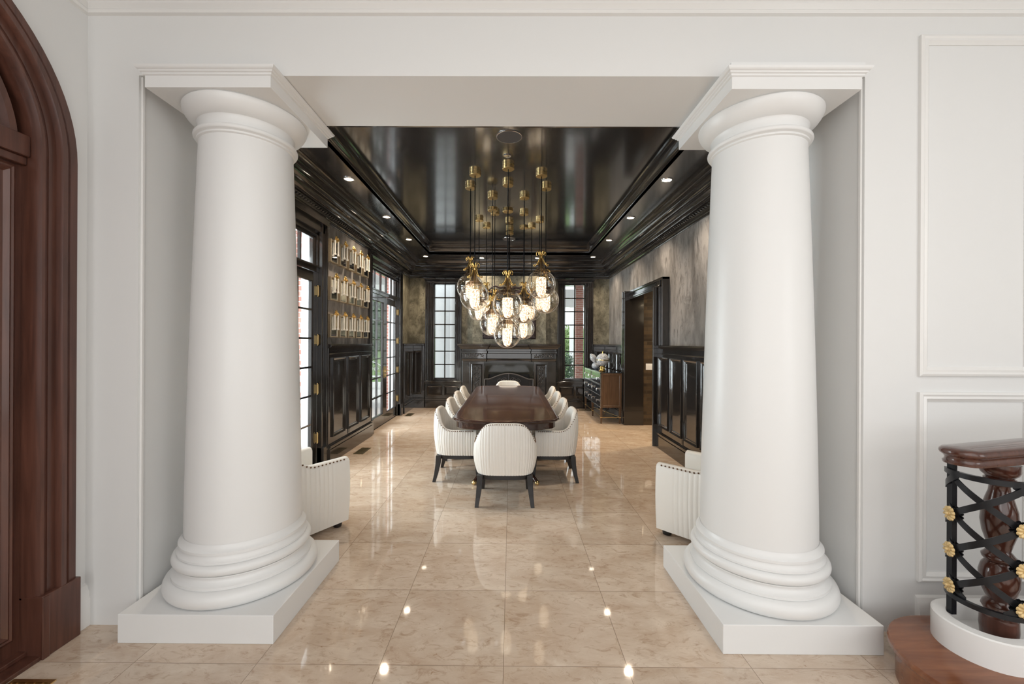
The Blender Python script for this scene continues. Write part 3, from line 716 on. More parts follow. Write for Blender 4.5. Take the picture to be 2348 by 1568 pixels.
# ================================================================ CHAIRS
def shell(w, yf, yb, h_arm, h_back, z0, thick, pleats, power=.72, roundy=.30, seat=False, flare=.06, ns=320, amp=.006, pleat_from=0.0, puff=1):
    """barrel shell: U in plan, open at +Y. returns MB, top edge samples"""
    a = w/2; P = []
    def sp(v, p): return math.copysign(abs(v)**p, v)
    na = int(ns*.62); nb = (ns-na)//2
    for i in range(nb): t_ = i/nb; P.append((-a, yf+(0-yf)*t_))
    for i in range(na+1):
        ang = -PI/2+PI*i/na; P.append((a*sp(math.sin(ang), power), yb*sp(math.cos(ang), power)))
    for i in range(1, nb+1): t_ = i/nb; P.append((a, 0+(yf)*t_))
    # resample evenly
    L = [0]
    for i in range(1, len(P)): L.append(L[-1]+math.dist(P[i], P[i-1]))
    Q = []; j = 0
    for i in range(ns+1):
        s_ = L[-1]*i/ns
        while j < len(L)-2 and L[j+1] < s_: j += 1
        f = (s_-L[j])/max(1e-9, L[j+1]-L[j]); Q.append((P[j][0]+(P[j+1][0]-P[j][0])*f, P[j][1]+(P[j+1][1]-P[j][1])*f))
    mb = MB(); m_ = 0; V = []; F = []; top = []
    rnd = random.Random(3); jit = [rnd.uniform(-.28, .28) for _ in range(400)]; am = [rnd.uniform(.5, 1.3) for _ in range(400)]
    for i, (x, y) in enumerate(Q):
        p0 = Q[max(0, i-1)]; p1 = Q[min(ns, i+1)]; d = Vector((p1[0]-p0[0], p1[1]-p0[1])).normalized(); n = Vector((d.y, -d.x))
        # outward normal
        if n.dot(Vector((x, y-.05))) < 0: n = -n
        t_ = min(1, max(0, -y/abs(yb)*1.0+.0)); k = (t_*t_*(3-2*t_))
        if y > 0: k = 0
        cx = abs(x)/a
        H = h_arm+(h_back-h_arm)*k**1.1
        H -= roundy*cx**5*k
        e = min(i, ns-i)/ns; 
        arm_end = max(0, 1-e/.02)
        # pleats in arc length
        s_ = i/ns*pleats; ki = int(s_); fr = s_-ki; fr = min(1, max(0, fr+jit[ki]*.2*math.sin(PI*fr)))
        edge = min(1, max(0, (e-pleat_from)/.03))
        pl = (abs(math.sin(PI*fr))**.45-1)*amp*edge*am[ki]
        col = []
        nz = 9
        for q in range(nz+1):
            v = q/nz; z = z0+(H-.03-z0)*v
            bulge = -flare*(1-v)**2+.012*math.sin(PI*v)-flare*.25*max(0, v-.6)**2*4*k
            col.append((x+n.x*(bulge+pl), y+n.y*(bulge+pl), z))
        zt = H-.03; bt = -flare*.25*.64*k
        for aa in (35, 65, 90, 115, 145):
            r_ = math.radians(aa); c_ = (math.cos(r_)-1)*thick/2; col.append((x+n.x*(bt+c_+pl*.5), y+n.y*(bt+c_+pl*.5), zt+.03*math.sin(r_)))
        for q in range(nz+1):
            v = 1-q/nz; z = z0+(H-.03-z0)*v; b2 = -flare*(1-v)**2-thick-flare*.25*max(0, v-.6)**2*4*k
            col.append((x+n.x*(b2-pl*.5), y+n.y*(b2-pl*.5), z))
        m_ = len(col); V += col
        top.append((Vector((x+n.x*(bt+.001), y+n.y*(bt+.001), zt+.006)), n, k))
    for i in range(ns):
        for q in range(m_): j = (q+1) % m_; F.append((i*m_+q, (i+1)*m_+q, (i+1)*m_+j, i*m_+j))
    F.append(tuple(range(m_))); F.append(tuple(ns*m_+q for q in range(m_))[::-1])
    mb.add(V, F); return mb, top, Q
def nails(top, n, r=.0055):
    mb = MB(); L = len(top)-1
    for i in range(n):
        t_ = top[int(6+(L-12)*(i+.5)/n)]; p = t_[0]
        mb.ball((p.x-t_[1].x*.006, p.y-t_[1].y*.006, p.z+.013), r, 8, 5)
    return mb
def make_dining_chair():
    r = thing('dining_chair', (0, 0, 0), cat='chair', group='cream pleated dining chairs around the table')
    mb, top, Q = shell(.635, .20, -.315, .60, .815, .305, .06, 50, power=.60, roundy=.19, flare=.028, amp=.010)
    mb.build('backrest', leather, r, smooth=50)
    nails(top, 66).build('nailhead_trim', nailm, r, smooth=60)
    def sq(a, b_, n=48, p=.62, yo=0): return [(a*math.copysign(abs(math.cos(2*PI*i/n))**p, math.cos(2*PI*i/n)), yo+b_*math.copysign(abs(math.sin(2*PI*i/n))**p, math.sin(2*PI*i/n))) for i in range(n)]
    s = MB(); s.layers(sq(.235, .235, p=.5, yo=.0), [(.02, .30), (0, .32), (-.012, .38), (-.012, .43), (0, .455), (.03, .472), (.09, .482), (.16, .486)]); s.build('seat', leather, r, smooth=60)
    f = MB(); f.layers(sq(.275, .262, p=.5, yo=-.015), [(0, .262), (0, .306)]); f.build('seat_frame', ebony, r, smooth=40)
    for sx, sy in ((-1, -1), (1, -1), (-1, 1), (1, 1)):
        l = MB(); V = []; F = []
        if sy < 0: pts = [(.243, -.235, .30, .030), (.248, -.243, .20, .027), (.260, -.262, .09, .022), (.272, -.285, 0, .018)]
        else: pts = [(.235, .205, .30, .028), (.238, .210, .15, .023), (.245, .222, 0, .017)]
        for x, y, z, h in pts:
            for dx, dy in ((-1, -1), (1, -1), (1, 1), (-1, 1)): V.append((sx*x+dx*h, y+dy*h, z))
        for k in range(len(pts)-1):
            for q in range(4): j = (q+1) % 4; F.append((k*4+q, k*4+j, (k+1)*4+j, (k+1)*4+q))
        F += [(0, 1, 2, 3), tuple((len(pts)-1)*4+q for q in range(4))]
        l.add(V, F); l.build('leg', ebony, r, smooth=0, bevel=.004)
    return r
ch = make_dining_chair()
ch.location = (-.055, 4.235, 0); ch['label'] = 'cream pleated dining chair at the near head of the table, back to the hall'
TCX = -.055
rows = [(4.93, 'nearest the hall'), (5.76, 'second from the hall'), (6.53, 'third from the hall'), (7.28, 'farthest from the hall')]
for y, nm in rows:
    dup(ch, (TCX-.535, y, 0), -PI/2, 'cream pleated dining chair on the left side of the table, %s' % nm)
    dup(ch, (TCX+.535, y, 0), PI/2, 'cream pleated dining chair on the right side of the table, %s' % nm)
dup(ch, (TCX, 8.10, 0), PI, 'cream pleated dining chair at the far head of the table, before the fireplace')

def make_armchair():
    r = thing('armchair', (0, 0, 0), cat='armchair', group='cream pleated armchairs behind the columns')
    mb, top, Q = shell(.66, .30, -.33, .60, .86, .055, .10, 46, power=.45, roundy=.08, flare=.012, amp=.007, pleat_from=.065)
    mb.build('backrest', leather, r, smooth=50)
    L = len(top)-1
    for i in range(52):
        t_ = top[int(6+(L-12)*(i+.5)/52)]; p = t_[0]; q = (p.x-t_[1].x*.006, p.y-t_[1].y*.006, p.z+.013)
        MB().ball(q, .007, 8, 5).build('nailhead', nailm, r, smooth=60)
    MB().box(-.235, .235, -.24, .30, .07, .30).build('seat_base', leather, r, smooth=0, bevel=.02, seg=3)
    MB().box(-.232, .232, -.235, .32, .30, .44).build('seat_cushion', leather, r, smooth=0, bevel=.035, seg=4)
    for sx in (-1, 1):
        for sy in (-.22, .24):
            MB().lathe([(.022, 0), (.034, .006), (.038, .028), (.034, .055), (.03, .075)], (sx*.25, sy, 0), 20).build('foot', ebony, r, smooth=60)
    return r
ac = make_armchair(); ac.location = (-1.835, 3.45, 0); ac.rotation_euler = (0, 0, -.571); ac['label'] = 'cream pleated armchair half hidden behind the left column, by the glazed doors'
dup(ac, (1.66, 3.415, 0), .76, 'cream pleated armchair half hidden behind the right column, by the wainscot')

# ================================================================ TABLE
tb = thing('dining_table', (TCX, 6.12, 0), 'long glossy dark walnut dining table with bowed ends under the globe pendants', 'table')
def table_poly(hw, hl, bow, rc=.10):
    P = []
    for s in (1, -1):
        # end at s*hl, ccw starting right side
        n = 24
        pts = []
        for i in range(n+1):
            t_ = -1+2*i/n; x = -t_*hw*s; e = 1-abs(t_)**2.2
            y = s*(hl-bow*(abs(t_)**2.0))
            # round the corner
            if abs(t_) > .86:
                k = (abs(t_)-.86)/.14; y -= s*.075*k**2.2
            pts.append((x*-1 if False else -x*-1, y))
        P += [(x_, y_) for x_, y_ in pts]
    return P
pl = table_poly(.595, 1.83, .17)
# make sure ccw
A = sum(pl[i-1][0]*pl[i][1]-pl[i][0]*pl[i-1][1] for i in range(len(pl)))
if A < 0: pl = pl[::-1]
MB().layers(pl, [(.06, .722), (.03, .724), (.022, .730), (.020, .738), (.006, .741), (0, .746), (0, .755), (.006, .761)], cap=True).build('table_edge', tabled, tb, smooth=40)
MB().layers(pl, [(.006, .7605), (.012, .763), (.02, .7635)], cap=True).build('tabletop', tablew, tb, smooth=20)
inl = MB(); inl.layers(pl, [(.085, .7636), (.085, .7642), (.0885, .7642), (.0885, .7636)], cap=False)
inl.build('inlay_line', simple('tan_inlay_wood', (.24, .12, .055), .25), tb, smooth=0)
MB().layers(pl, [(.05, .655), (.045, .66), (.045, .724), (.2, .724), (.2, .70), (.052, .66)], cap=False).build('apron', tabled, tb, smooth=30)
for yy in (-1.05, 1.05):
    p = MB(); p.lathe([(.05, .70), (.17, .70), (.17, .68), (.09, .65), (.06, .60), (.075, .52), (.10, .42), (.085, .32), (.065, .26), (.11, .22), (.12, .17), (.09, .12), (.03, .12)][::-1], (0, yy, 0), 28)
    po = p.build('pedestal', tabled, tb, smooth=50)
    for sx, sy in ((-1, -1), (1, -1), (-1, 1), (1, 1)):
        l = MB(); pts = []; rad = []
        for i in range(9):
            t_ = i/8; d = .06+.46*t_; z = .20-.16*t_**.6+.035*math.sin(PI*t_) if t_ < 1 else .03
            pts.append((sx*d*.68, yy+sy*d*.95, max(.03, z))); rad.append(.036-.012*t_)
        l.tube(pts, .03, 10, rad); lo = l.build('pedestal_leg', tabled, po, smooth=60)
        e = pts[-1]; c = MB(); c.ball((e[0], e[1], .027), .027, 12, 8, (1.1, 1.4, 1)); c.build('brass_cap', brass, po, smooth=60)

# ================================================================ PENDANTS
def make_pendant():
    r = thing('globe_pendant', (0, 0, 0), cat='pendant light', group='clear glass globe pendants over the table')
    g = MB(); pr = []
    R_ = .182
    for i in range(23): a = -PI/2+(PI*.5+.90)*i/22; pr.append((max(.0001, R_*math.cos(a)), R_*math.sin(a)))
    g.lathe(pr, seg=48, cap=False); g.build('glass_globe', globeg, r, smooth=80)
    s = MB(); rr, zz = pr[-1]
    s.lathe([(rr, zz), (.100, .160), (.082, .178), (.060, .192), (.046, .208), (.036, .235), (.029, .27), (.025, .31), (.024, .335)], seg=40, cap=False); s.build('glass_neck', neckg, r, smooth=80)
    c = MB(); c.lathe([(.022, .325), (.026, .328), (.026, .350), (.020, .354), (.016, .372), (.022, .378), (.018, .388), (.008, .395), (.005, .41)], seg=20); c.build('collar', gold, r, smooth=50)
    sh = MB(); sh.lathe([(.02, .082), (.062, .082), (.065, .078), (.065, -.07), (.060, -.10), (.046, -.135), (.026, -.155), (.001, -.162)], seg=24); sh.build('crystal_shade', shadem, r, smooth=50)
    rod = MB(); rod.tube([(0, 0, .33), (0, 0, .08)], .006, 8); rod.build('socket_rod', brass, r)
    for k in range(5):
        a = 2*PI*k/5+.3; ca, sa = math.cos(a), math.sin(a); pts = []
        prof = [(.056, .372), (.062, .380), (.064, .394), (.058, .408), (.046, .417), (.032, .414), (.023, .400), (.019, .380), (.021, .350), (.027, .320), (.038, .290), (.055, .262), (.074, .243), (.090, .236), (.099, .243), (.098, .256), (.089, .260), (.083, .252)]
        m_ = MB(); m_.tube([(x*ca, x*sa, z) for x, z in prof], .0055, 7, [.004+.003*math.sin(PI*i/(len(prof)-1)) for i in range(len(prof))])
        m_.ball((.055*ca, .055*sa, .371), .007, 8, 6); m_.ball((.086*ca, .086*sa, .254), .007, 8, 6)
        m_.build('scroll_arm', gold, r, smooth=60)
    return r
proto = make_pendant()
# (x px, depth Y, centre z, label)
PEN = [(1163.5, 4.94, 2.055, 'glass globe pendant in the front middle of the cluster, above the lowest one'),
 (1163.0, 5.46, 1.705, 'lowest-hanging glass globe pendant of the cluster'),
 (1087.5, 5.13, 2.18, 'glass globe pendant at the front left of the cluster, overlapping the highest left one'),
 (1240, 5.15, 2.335, 'highest glass globe pendant at the front right of the cluster'),
 (1077.5, 5.57, 2.35, 'highest glass globe pendant on the far left of the cluster'),
 (1250.5, 5.59, 2.18, 'outermost right glass globe pendant, just below the highest right one'),
 (1128, 5.94, 1.873, 'glass globe pendant left of and slightly above the lowest one'),
 (1201, 5.94, 2.06, 'glass globe pendant right of the front middle one, with its gold crown in view'),
 (1133.5, 6.70, 2.06, 'glass globe pendant hidden behind the left gap beside the front middle one'),
 (1200, 6.70, 1.83, 'small-looking glass globe pendant right of the lowest one'),
 (1097.5, 7.05, 2.15, 'glass globe pendant peeking out below the front left one'),
 (1166.5, 7.16, 2.20, 'rear glass globe pendant hidden behind the front middle one'),
 (1236, 7.10, 2.32, 'rear glass globe pendant seen through the two highest right ones'),
 (1114.5, 7.48, 2.28, 'rear left glass globe pendant with its gold crown between the cables'),
 (1218, 7.48, 2.18, 'rear right glass globe pendant between the inner and outermost right ones'),
 (1167.5, 7.65, 1.98, 'rearmost glass globe pendant in the middle of the cluster')]
for i, (px, Y, zc, lb) in enumerate(PEN):
    X = (px-1172)/934*Y
    o = proto if i == 0 else dup(proto)
    o.location = (X, Y, zc); o['label'] = lb
    top = ZT-zc
    c = MB(); c.tube([(0, 0, .40), (0, 0, top-.04)], .0065, 6); c.build('cable', blacksat, o)
    c = MB(); c.lathe([(.070, top-.048), (.073, top-.045), (.073, top-.020), (.070, top-.018), (.073, top-.016), (.073, top)], seg=32); c.build('canopy', brass, o, smooth=30)
# warm light of the cluster
# ================================================================ CEILING DEVICES
def downlight(x, y, z, label, power=100):
    r = thing('recessed_light', (x, y, z), label, 'recessed light', 'recessed lights in the black soffit')
    MB().lathe([(.052, -.002), (.056, -.010), (.068, -.008), (.072, 0), (.05, 0)], seg=28, cap=False).build('trim_ring', silver, r, smooth=50)
    MB().lathe([(.0001, -.003), (.053, -.003)], seg=24, cap=False).build('lens', lampm, r)
    light('recessed_lamp', 'SPOT', (x, y, z-.02), power, (1, .82, .62), (0, 0, 0), .05, spot_size=math.radians(120), spot_blend=.8)
nm4 = ['nearest the hall', 'second from the hall', 'third from the hall', 'nearest the fireplace wall']
for k, y in enumerate((4.90, 6.38, 7.78, 9.30)):
    downlight(-1.965, y, ZS, 'lit recessed light in the left black soffit, '+nm4[k]); downlight(1.86, y, ZS, 'lit recessed light in the right black soffit, '+nm4[k])
downlight(-.69, 9.45, ZS, 'lit recessed light above the mantel, left of the chimney centre'); downlight(.60, 9.45, ZS, 'lit recessed light above the mantel, right of the chimney centre')
def disc(nm, x, y, r, z, label, cat, m1=grille, m2=silver):
    t_ = thing(nm, (x, y, z), label, cat)
    MB().lathe([(.0001, -.006), (r-.004, -.006)], seg=40, cap=False).build('grille', m1, t_)
    MB().lathe([(r-.006, -.004), (r-.004, -.009), (r+.002, -.008), (r+.004, 0)], seg=40, cap=False).build('rim', m2, t_, smooth=60)
disc('ceiling_speaker', -.03, 4.245, .132, ZT, 'large round speaker grille in the glossy black ceiling nearest the hall', 'speaker')
disc('smoke_detector', -.055, 4.68, .042, ZT, 'small round silver disc in the black ceiling between the grille and the pendants', 'detector', silver)
disc('ceiling_speaker', -.055, 8.45, .132, ZT, 'round speaker grille in the black ceiling near the fireplace', 'speaker')

# ================================================================ WALL MIRRORS
mir = thing('wall_mirror', (XL+.055, 5.52, 2.815), cat='mirror', group='gold beaded wall mirrors in a grid')
Fm = Fr((0, 0, 0), (0, 1, 0), (1, 0, 0))
m_ = MB(); hw, hh = .112, .155
fframe(m_, Fm, -hw, hw, -hh, hh, [(0, 0), (0, .050), (.004, .055), (.012, .055), (.016, .050), (.018, .045)]); m_.build('frame', beadgold, mir, smooth=30)
m_ = MB(); fframe(m_, Fm, -hw+.017, hw-.017, -hh+.017, hh-.017, [(0, .044), (.014, .048)], fill=True); m_.build('mirror_glass', chrome, mir, smooth=0)
ro = MB(); c0 = (.075, 0, hh+.015)
rosette_bm(ro, c0, (1, 0, 0), .048, 8); ro.ball((.092, 0, hh+.015), .013, 10, 8); ro.tube([(.03, 0, hh-.02), (.055, 0, hh+.01), (.078, 0, hh+.015)], .006)
for k in (-1, 1): ro.tube([(.08, 0, hh+.015), (.092, k*.03, hh+.022), (.092, k*.048, hh+.008), (.085, k*.050, hh-.012)], .006, 8); ro.ball((.088, k*.052, hh+.01), .010, 8, 6)
ro.build('rosette', gold, mir, smooth=50)
for k in (-1, 1):
    s_ = MB(); s_.box(.074, .090, k*.050-.011, k*.050+.011, -.050, hh-.008); s_.box(.070, .094, k*.050-.014, k*.050+.014, -.054, -.030); s_.build('white_strip', strip, mir, smooth=0, bevel=.004)
coln = ['nearest the hall', 'second from the hall', 'in the middle column', 'fourth from the hall', 'farthest from the hall']
rown = ['top row', 'middle row', 'bottom row']
for rI, z in enumerate((2.815, 2.31, 1.81)):
    for cI, y in enumerate((5.50, 5.80, 6.10, 6.40, 6.70)):
        lb = 'gold beaded wall mirror with rosette and two white strips, %s, %s' % (rown[rI], coln[cI])
        if rI == 0 and cI == 0: mir.location = (XL+.055, y, z); mir['label'] = lb
        else: dup(mir, (XL+.055, y, z), None, lb)

# ================================================================ FIREPLACE
FX = -.047
w = MB(); w.box(FX-.885, FX+.885, 9.80, YB-.001, 1.56, 3.2); w.build('wall_chimney', plasterB, smooth=0, kind='structure')
fp = thing('fireplace', (FX, 9.7, 0), 'black carved fireplace mantel with dark stone surround between the two back windows', 'fireplace'); R = fp.location
b_ = MB()
for s in (-1, 1):
    x0, x1 = sorted((FX+s*.585, FX+s*1.12)); b_.box(x0, x1, 9.72, YB-.005, 0, 1.18)
b_.box(FX-1.12, FX+1.12, 9.72, YB-.005, 1.14, 1.50); b_.build('mantel_body', black, fp, R, smooth=0, bevel=.005)
sf = MB()
out = [(FX-1.12, YB-.005), (FX-1.12, 9.55), (FX-.52, 9.55), (FX-.50, 9.62), (FX+.50, 9.62), (FX+.52, 9.55), (FX+1.12, 9.55), (FX+1.12, YB-.005)]
sf.layers(out[:], [(0, 1.44), (-.02, 1.45), (-.035, 1.48), (-.055, 1.49), (-.06, 1.51), (-.085, 1.525), (-.09, 1.56), (-.08, 1.565)]); sf.build('mantel_shelf', black, fp, R, smooth=25)
fz = MB(); fz.layers(out, [(.03, 1.14), (.028, 1.17), (.01, 1.20), (.02, 1.22), (.02, 1.33), (0, 1.345), (0, 1.39), (.012, 1.40), (.012, 1.44)])
fzo = fz.build('frieze', black, fp, R, smooth=25)
dn = MB(); x = FX-1.09
while x < FX+1.09:
    yy = 9.55 if abs(x-FX) > .52 else 9.62
    dn.box(x, x+.014, yy-.010, yy+.02, 1.405, 1.432); x += .030
dn.build('dentil_band', black, fzo, R, smooth=0)
rnd = random.Random(5)
for s in (-1, 1):
    cvb = MB()
    for i in range(70):
        cvb.ball((FX+s*(.60+.44*rnd.random()), 9.572, 1.245+.08*rnd.random()), rnd.uniform(.008, .02), 6, 4, (1, .6, 1))
    cvb.build('carved_block', black, fzo, R, smooth=60)
    x0, x1 = sorted((FX+s*.585, FX+s*.93)); p = MB(); p.box(x0, x1, 9.60, 9.73, 0, 1.15); p.box(x0-.015, x1+.015, 9.585, 9.73, 0, .2)
    po = p.build('pilaster', black, fp, R, smooth=0, bevel=.004)
    Fp = Fr((0, 9.60, 0), (1, 0, 0), (0, -1, 0)); p = MB(); fframe(p, Fp, x0+.045, x1-.045, .22, 1.09, [(0, 0), (0, .02), (.015, .026), (.03, .014), (.035, .004)], fill=True); p.build('panel', black, po, R, smooth=25)
    cvb = MB(); xc = (x0+x1)/2
    for k in range(26):   # scrolling vine
        z = .29+.74*k/25
    for sg in (-1, 1):
        cvb.tube([(xc+sg*.045*math.sin(z_*24), 9.585, z_) for z_ in [.27+.78*i/80 for i in range(81)]], .009, 6)
    for k in range(90):
        cvb.ball((xc+rnd.uniform(-.075, .075), 9.59, .27+.78*rnd.random()), rnd.uniform(.006, .017), 6, 4, (1, .9, 1.2))
    cvb.build('carved_vine', black, po, R, smooth=60)
su = MB(); su.box(FX-.585, FX-.49, 9.70, 9.80, 0, 1.15); su.box(FX+.49, FX+.585, 9.70, 9.80, 0, 1.15); su.box(FX-.49, FX+.49, 9.70, 9.80, .84, 1.15)
su.build('stone_surround', stone, fp, R, smooth=0)
fbx = MB(); fbx.box(FX-.49, FX+.49, 9.96, 9.985, 0, .84); fbx.box(FX-.50, FX-.49, 9.72, 9.98, 0, .84); fbx.box(FX+.49, FX+.50, 9.72, 9.98, 0, .84)
fbx.build('firebox', plaq, fp, R, smooth=0)
h = MB(); h.box(FX-.9, FX+.9, 9.20, 9.55, 0, .012); h.build('hearth', stone, fp, R, smooth=0)
# screen
fs = thing('fire_screen', (FX, 9.47, 0), 'arched black iron fire screen with scrollwork in front of the hearth', 'fire screen'); R = fs.location
def arc(x):
    t_ = abs(x)/.565
    return .745+.13*(1-min(1, t_/.83)**2)**1.4 if t_ < .83 else .745
f = MB(); xs = [-.565+1.13*i/60 for i in range(61)]
f.tube([(FX-.565, 9.47, .02)]+[(FX+x, 9.47, arc(x)) for x in xs]+[(FX+.565, 9.47, .02)], .014, 8); f.tube([(FX, 9.47, .02), (FX, 9.47, arc(0))], .012, 8); f.tube([(FX-.565, 9.47, .03), (FX+.565, 9.47, .03)], .014, 8)
f.box(FX-.58, FX-.55, 9.41, 9.53, 0, .02); f.box(FX+.55, FX+.58, 9.41, 9.53, 0, .02)
f.build('frame', grille, fs, R, smooth=60)
for s in (-1, 1):
    sc = MB()
    for cx_, cz, r0, turns, d in ((.09, .72, .07, 1.4, 1), (.22, .70, .06, 1.3, -1), (.16, .60, .06, 1.2, 1)):
        sc.tube([(FX+s*(cx_+d*(r0*(1-.75*i/30))*math.cos(2*PI*turns*i/30)), 9.47, cz+r0*(1-.75*i/30)*math.sin(2*PI*turns*i/30)) for i in range(31)], .007, 6)
    for k in range(14): sc.ball((FX+s*rnd.uniform(.05, .28), 9.468, rnd.uniform(.58, .77)), rnd.uniform(.008, .018), 6, 4, (1.2, .5, 1))
    sc.build('scrollwork', grille, fs, R, smooth=60)
msh = MB(); V = []; F = []
for i, x in enumerate(xs): V += [(FX+x, 9.478, .03), (FX+x, 9.478, arc(x))]
for i in range(60): F.append((2*i, 2*i+2, 2*i+3, 2*i+1))
msh.add(V, F); mm, nt, bb = newmat('black_screen_mesh'); setin(bb, {'Base Color': (.01, .01, .012, 1), 'Roughness': .5, 'Alpha': .8})
msh.build('mesh_panel', mm, fs, R, smooth=0)
# overmantel mirror
om = thing('framed_mirror', (FX, 9.8, 1.68), 'dark carved frame with antiqued glass on the chimney breast, behind the pendants', 'framed mirror'); R = om.location
Fo = Fr((0, 9.80, 0), (1, 0, 0), (0, -1, 0)); f = MB()
fframe(f, Fo, FX-.64, FX+.64, 1.68, 2.86, [(0, 0), (0, .03), (.015, .045), (.05, .05), (.085, .03), (.095, .015)])
for k in range(260):
    sd = rnd.randrange(4); t_ = rnd.random()
    x, z = ((FX-.60+1.2*t_, 1.725), (FX-.60+1.2*t_, 2.815), (FX-.595, 1.72+1.1*t_), (FX+.595, 1.72+1.1*t_))[sd]
    f.ball((x+rnd.uniform(-.025, .025), 9.76, z+rnd.uniform(-.025, .025)), rnd.uniform(.01, .022), 6, 4, (1, .7, 1))
for s in (-1, 1): f.tube([(FX+s*(.05+.5*i/20), 9.755, 2.86+.07*math.sin(PI*i/20)+.02*math.sin(4*PI*i/20)) for i in range(21)], .022, 8, [.028-.014*i/20 for i in range(21)])
f.ball((FX, 9.755, 2.90), .06, 12, 8, (1.2, .4, 1))
f.build('frame', simple('dark_plum_carved_wood', (.030, .018, .020), .3, var=.3), om, R, smooth=60)
g = MB(); fframe(g, Fo, FX-.56, FX+.56, 1.76, 2.78, [(0, .012), (.01, .014)], fill=True); g.build('mirror_glass', dkmirror, om, R, smooth=0)

# ================================================================ DRESSER
DX0, DX1, DY0, DY1 = 1.765, 2.185, 8.05, 9.78
dr = thing('dresser', ((DX0+DX1)/2, (DY0+DY1)/2, 0), 'walnut dresser with glossy blue-black drawer fronts against the right wall', 'dresser'); R = dr.location
bx = MB(); bx.box(DX0+.015, DX1, DY0, DY1, .32, 1.0); bo = bx.build('body', walnut, dr, R, smooth=0, bevel=.004)
sd = MB(); Fs = Fr((0, DY0, 0), (1, 0, 0), (0, -1, 0)); fframe(sd, Fs, DX0+.015, DX1, .32, 1.0, [(0, 0), (0, .012), (.038, .012), (.046, .002)]); sd.build('side_frame', walnut, dr, R, smooth=0, bevel=.003)
tp = MB(); tp.box(DX0, DX1, DY0-.005, DY1, 1.0, 1.018); tp.build('top', bluelac, dr, R, smooth=0, bevel=.003)
Fd = Fr((DX0+.015, 0, 0), (0, 1, 0), (-1, 0, 0)); ym = (DY0+DY1)/2
eg = MB()
for z in (.32, .545, .77, .99): fbox(eg, Fd, DY0, DY1, z-.008, z+.010, 0, .016)
for y in (DY0+.008, DY1-.008): fbox(eg, Fd, y-.008, y+.008, .32, 1.0, 0, .016)
fbox(eg, Fd, ym-.012, ym+.012, .32, 1.0, 0, .014)
eg.build('front_edging', silver, dr, R, smooth=0, bevel=.002)
for r_, (z0, z1) in enumerate(((.33, .535), (.557, .76), (.782, .98))):
    for y0, y1 in ((DY0+.018, ym-.014), (ym+.014, DY1-.018)):
        d = MB(); fbox(d, Fd, y0, y1, z0, z1, 0, .012); do = d.build('drawer', bluelac, dr, R, smooth=0, bevel=.002)
        for f_ in (.22, .78):
            y = y0+(y1-y0)*f_; zc_ = (z0+z1)/2+.02; h = MB()
            h.tube([(DX0+.003, y-.045, zc_), (DX0-.025, y-.045, zc_), (DX0-.025, y+.045, zc_), (DX0-.025, y+.045, zc_-.045), ], .006, 6); h.tube([(DX0-.025, y+.045, zc_), (DX0+.003, y+.045, zc_)], .005, 6)
            h.build('pull', silver if r_ < 2 else silver, do, R)
for x in (DX0+.025, DX1-.025):
    for y in (DY0+.025, DY1-.025, ym) if x < 2 else (DY0+.025, DY1-.025):
        l = MB(); V = []; F = []
        for h_, z in ((.024, .33), (.020, .20), (.013, 0)):
            for a_, c_ in ((-1, -1), (1, -1), (1, 1), (-1, 1)): V.append((x+a_*h_, y+c_*h_, z))
        for k in range(2):
            for q in range(4): j = (q+1) % 4; F.append((k*4+q, k*4+j, (k+1)*4+j, (k+1)*4+q))
        F += [(0, 1, 2, 3), (8, 9, 10, 11)]; l.add(V, F); lo = l.build('leg', walnut, dr, R, smooth=0)
        c = MB(); c.box(x-.020, x+.020, y-.020, y+.020, .118, .135); c.build('brass_collar', brass, lo, R, smooth=0)
sx_ = MB(); sx_.tube([(DX0+.025, DY0+.025, .127), (DX1-.025, DY0+.025, .127)], .009, 8); sx_.tube([(DX0+.025, DY0+.03, .127), (DX0+.025, DY1-.03, .127)], .008, 8)
sx_.tube([(DX0+.03, DY0+.03, .135), (DX1-.03, ym, .20)], .006, 8); sx_.tube([(DX1-.03, DY0+.03, .135), (DX0+.03, ym, .20)], .006, 8)
sx_.build('stretcher', brass, dr, R)
# crystal globe lamp
ZD = 1.018
gl = thing('crystal_globe_lamp', (1.885, 8.38, ZD), 'crystal bead globe lamp with gold base, band and finial, on the dresser', 'lamp')
MB().ball((0, 0, .235), .132, 28, 18).build('crystal_globe', crys, gl, smooth=60)
MB().lathe([(.1325, .226), (.137, .228), (.137, .240), (.1325, .242)], seg=40, cap=False).build('gold_band', gold, gl)
MB().lathe([(.012, .362), (.016, .37), (.010, .38), (.016, .395), (.008, .41), (.001, .418)], seg=14).build('finial', gold, gl, smooth=60)
bm_ = MB(); bm_.lathe([(.05, 0), (.055, .01), (.03, .025), (.022, .05), (.035, .07), (.025, .085), (.04, .105)], seg=20)
for k in range(3):
    a = 2*PI*k/3+.5; bm_.tube([(.03*math.cos(a), .03*math.sin(a), .10), (.055*math.cos(a), .055*math.sin(a), .07), (.035*math.cos(a), .035*math.sin(a), .04), (.07*math.cos(a), .07*math.sin(a), .015), (.075*math.cos(a), .075*math.sin(a), .008)], .011, 8); bm_.ball((.07*math.cos(a), .07*math.sin(a), .012), .012, 8, 6)
bm_.build('gold_base', gold, gl, smooth=60)
sh_ = thing('crystal_shell_bowl', (1.87, 9.02, ZD), 'cut crystal shell-shaped vase standing behind the crystal globe lamp', 'vase')
b1 = MB(); b1.ball((0, 0, .075), .085, 18, 12, (1, 1, .85)); b1.build('crystal_foot', crys, sh_, smooth=50)
b1 = MB(); b1.tube([(-.01, 0, .14), (-.02, 0, .18), (-.045, 0, .24), (-.075, 0, .29), (-.11, 0, .335)], .05, 14, [.025, .05, .075, .06, .018]); b1.build('crystal_bowl', crys, sh_, smooth=50)

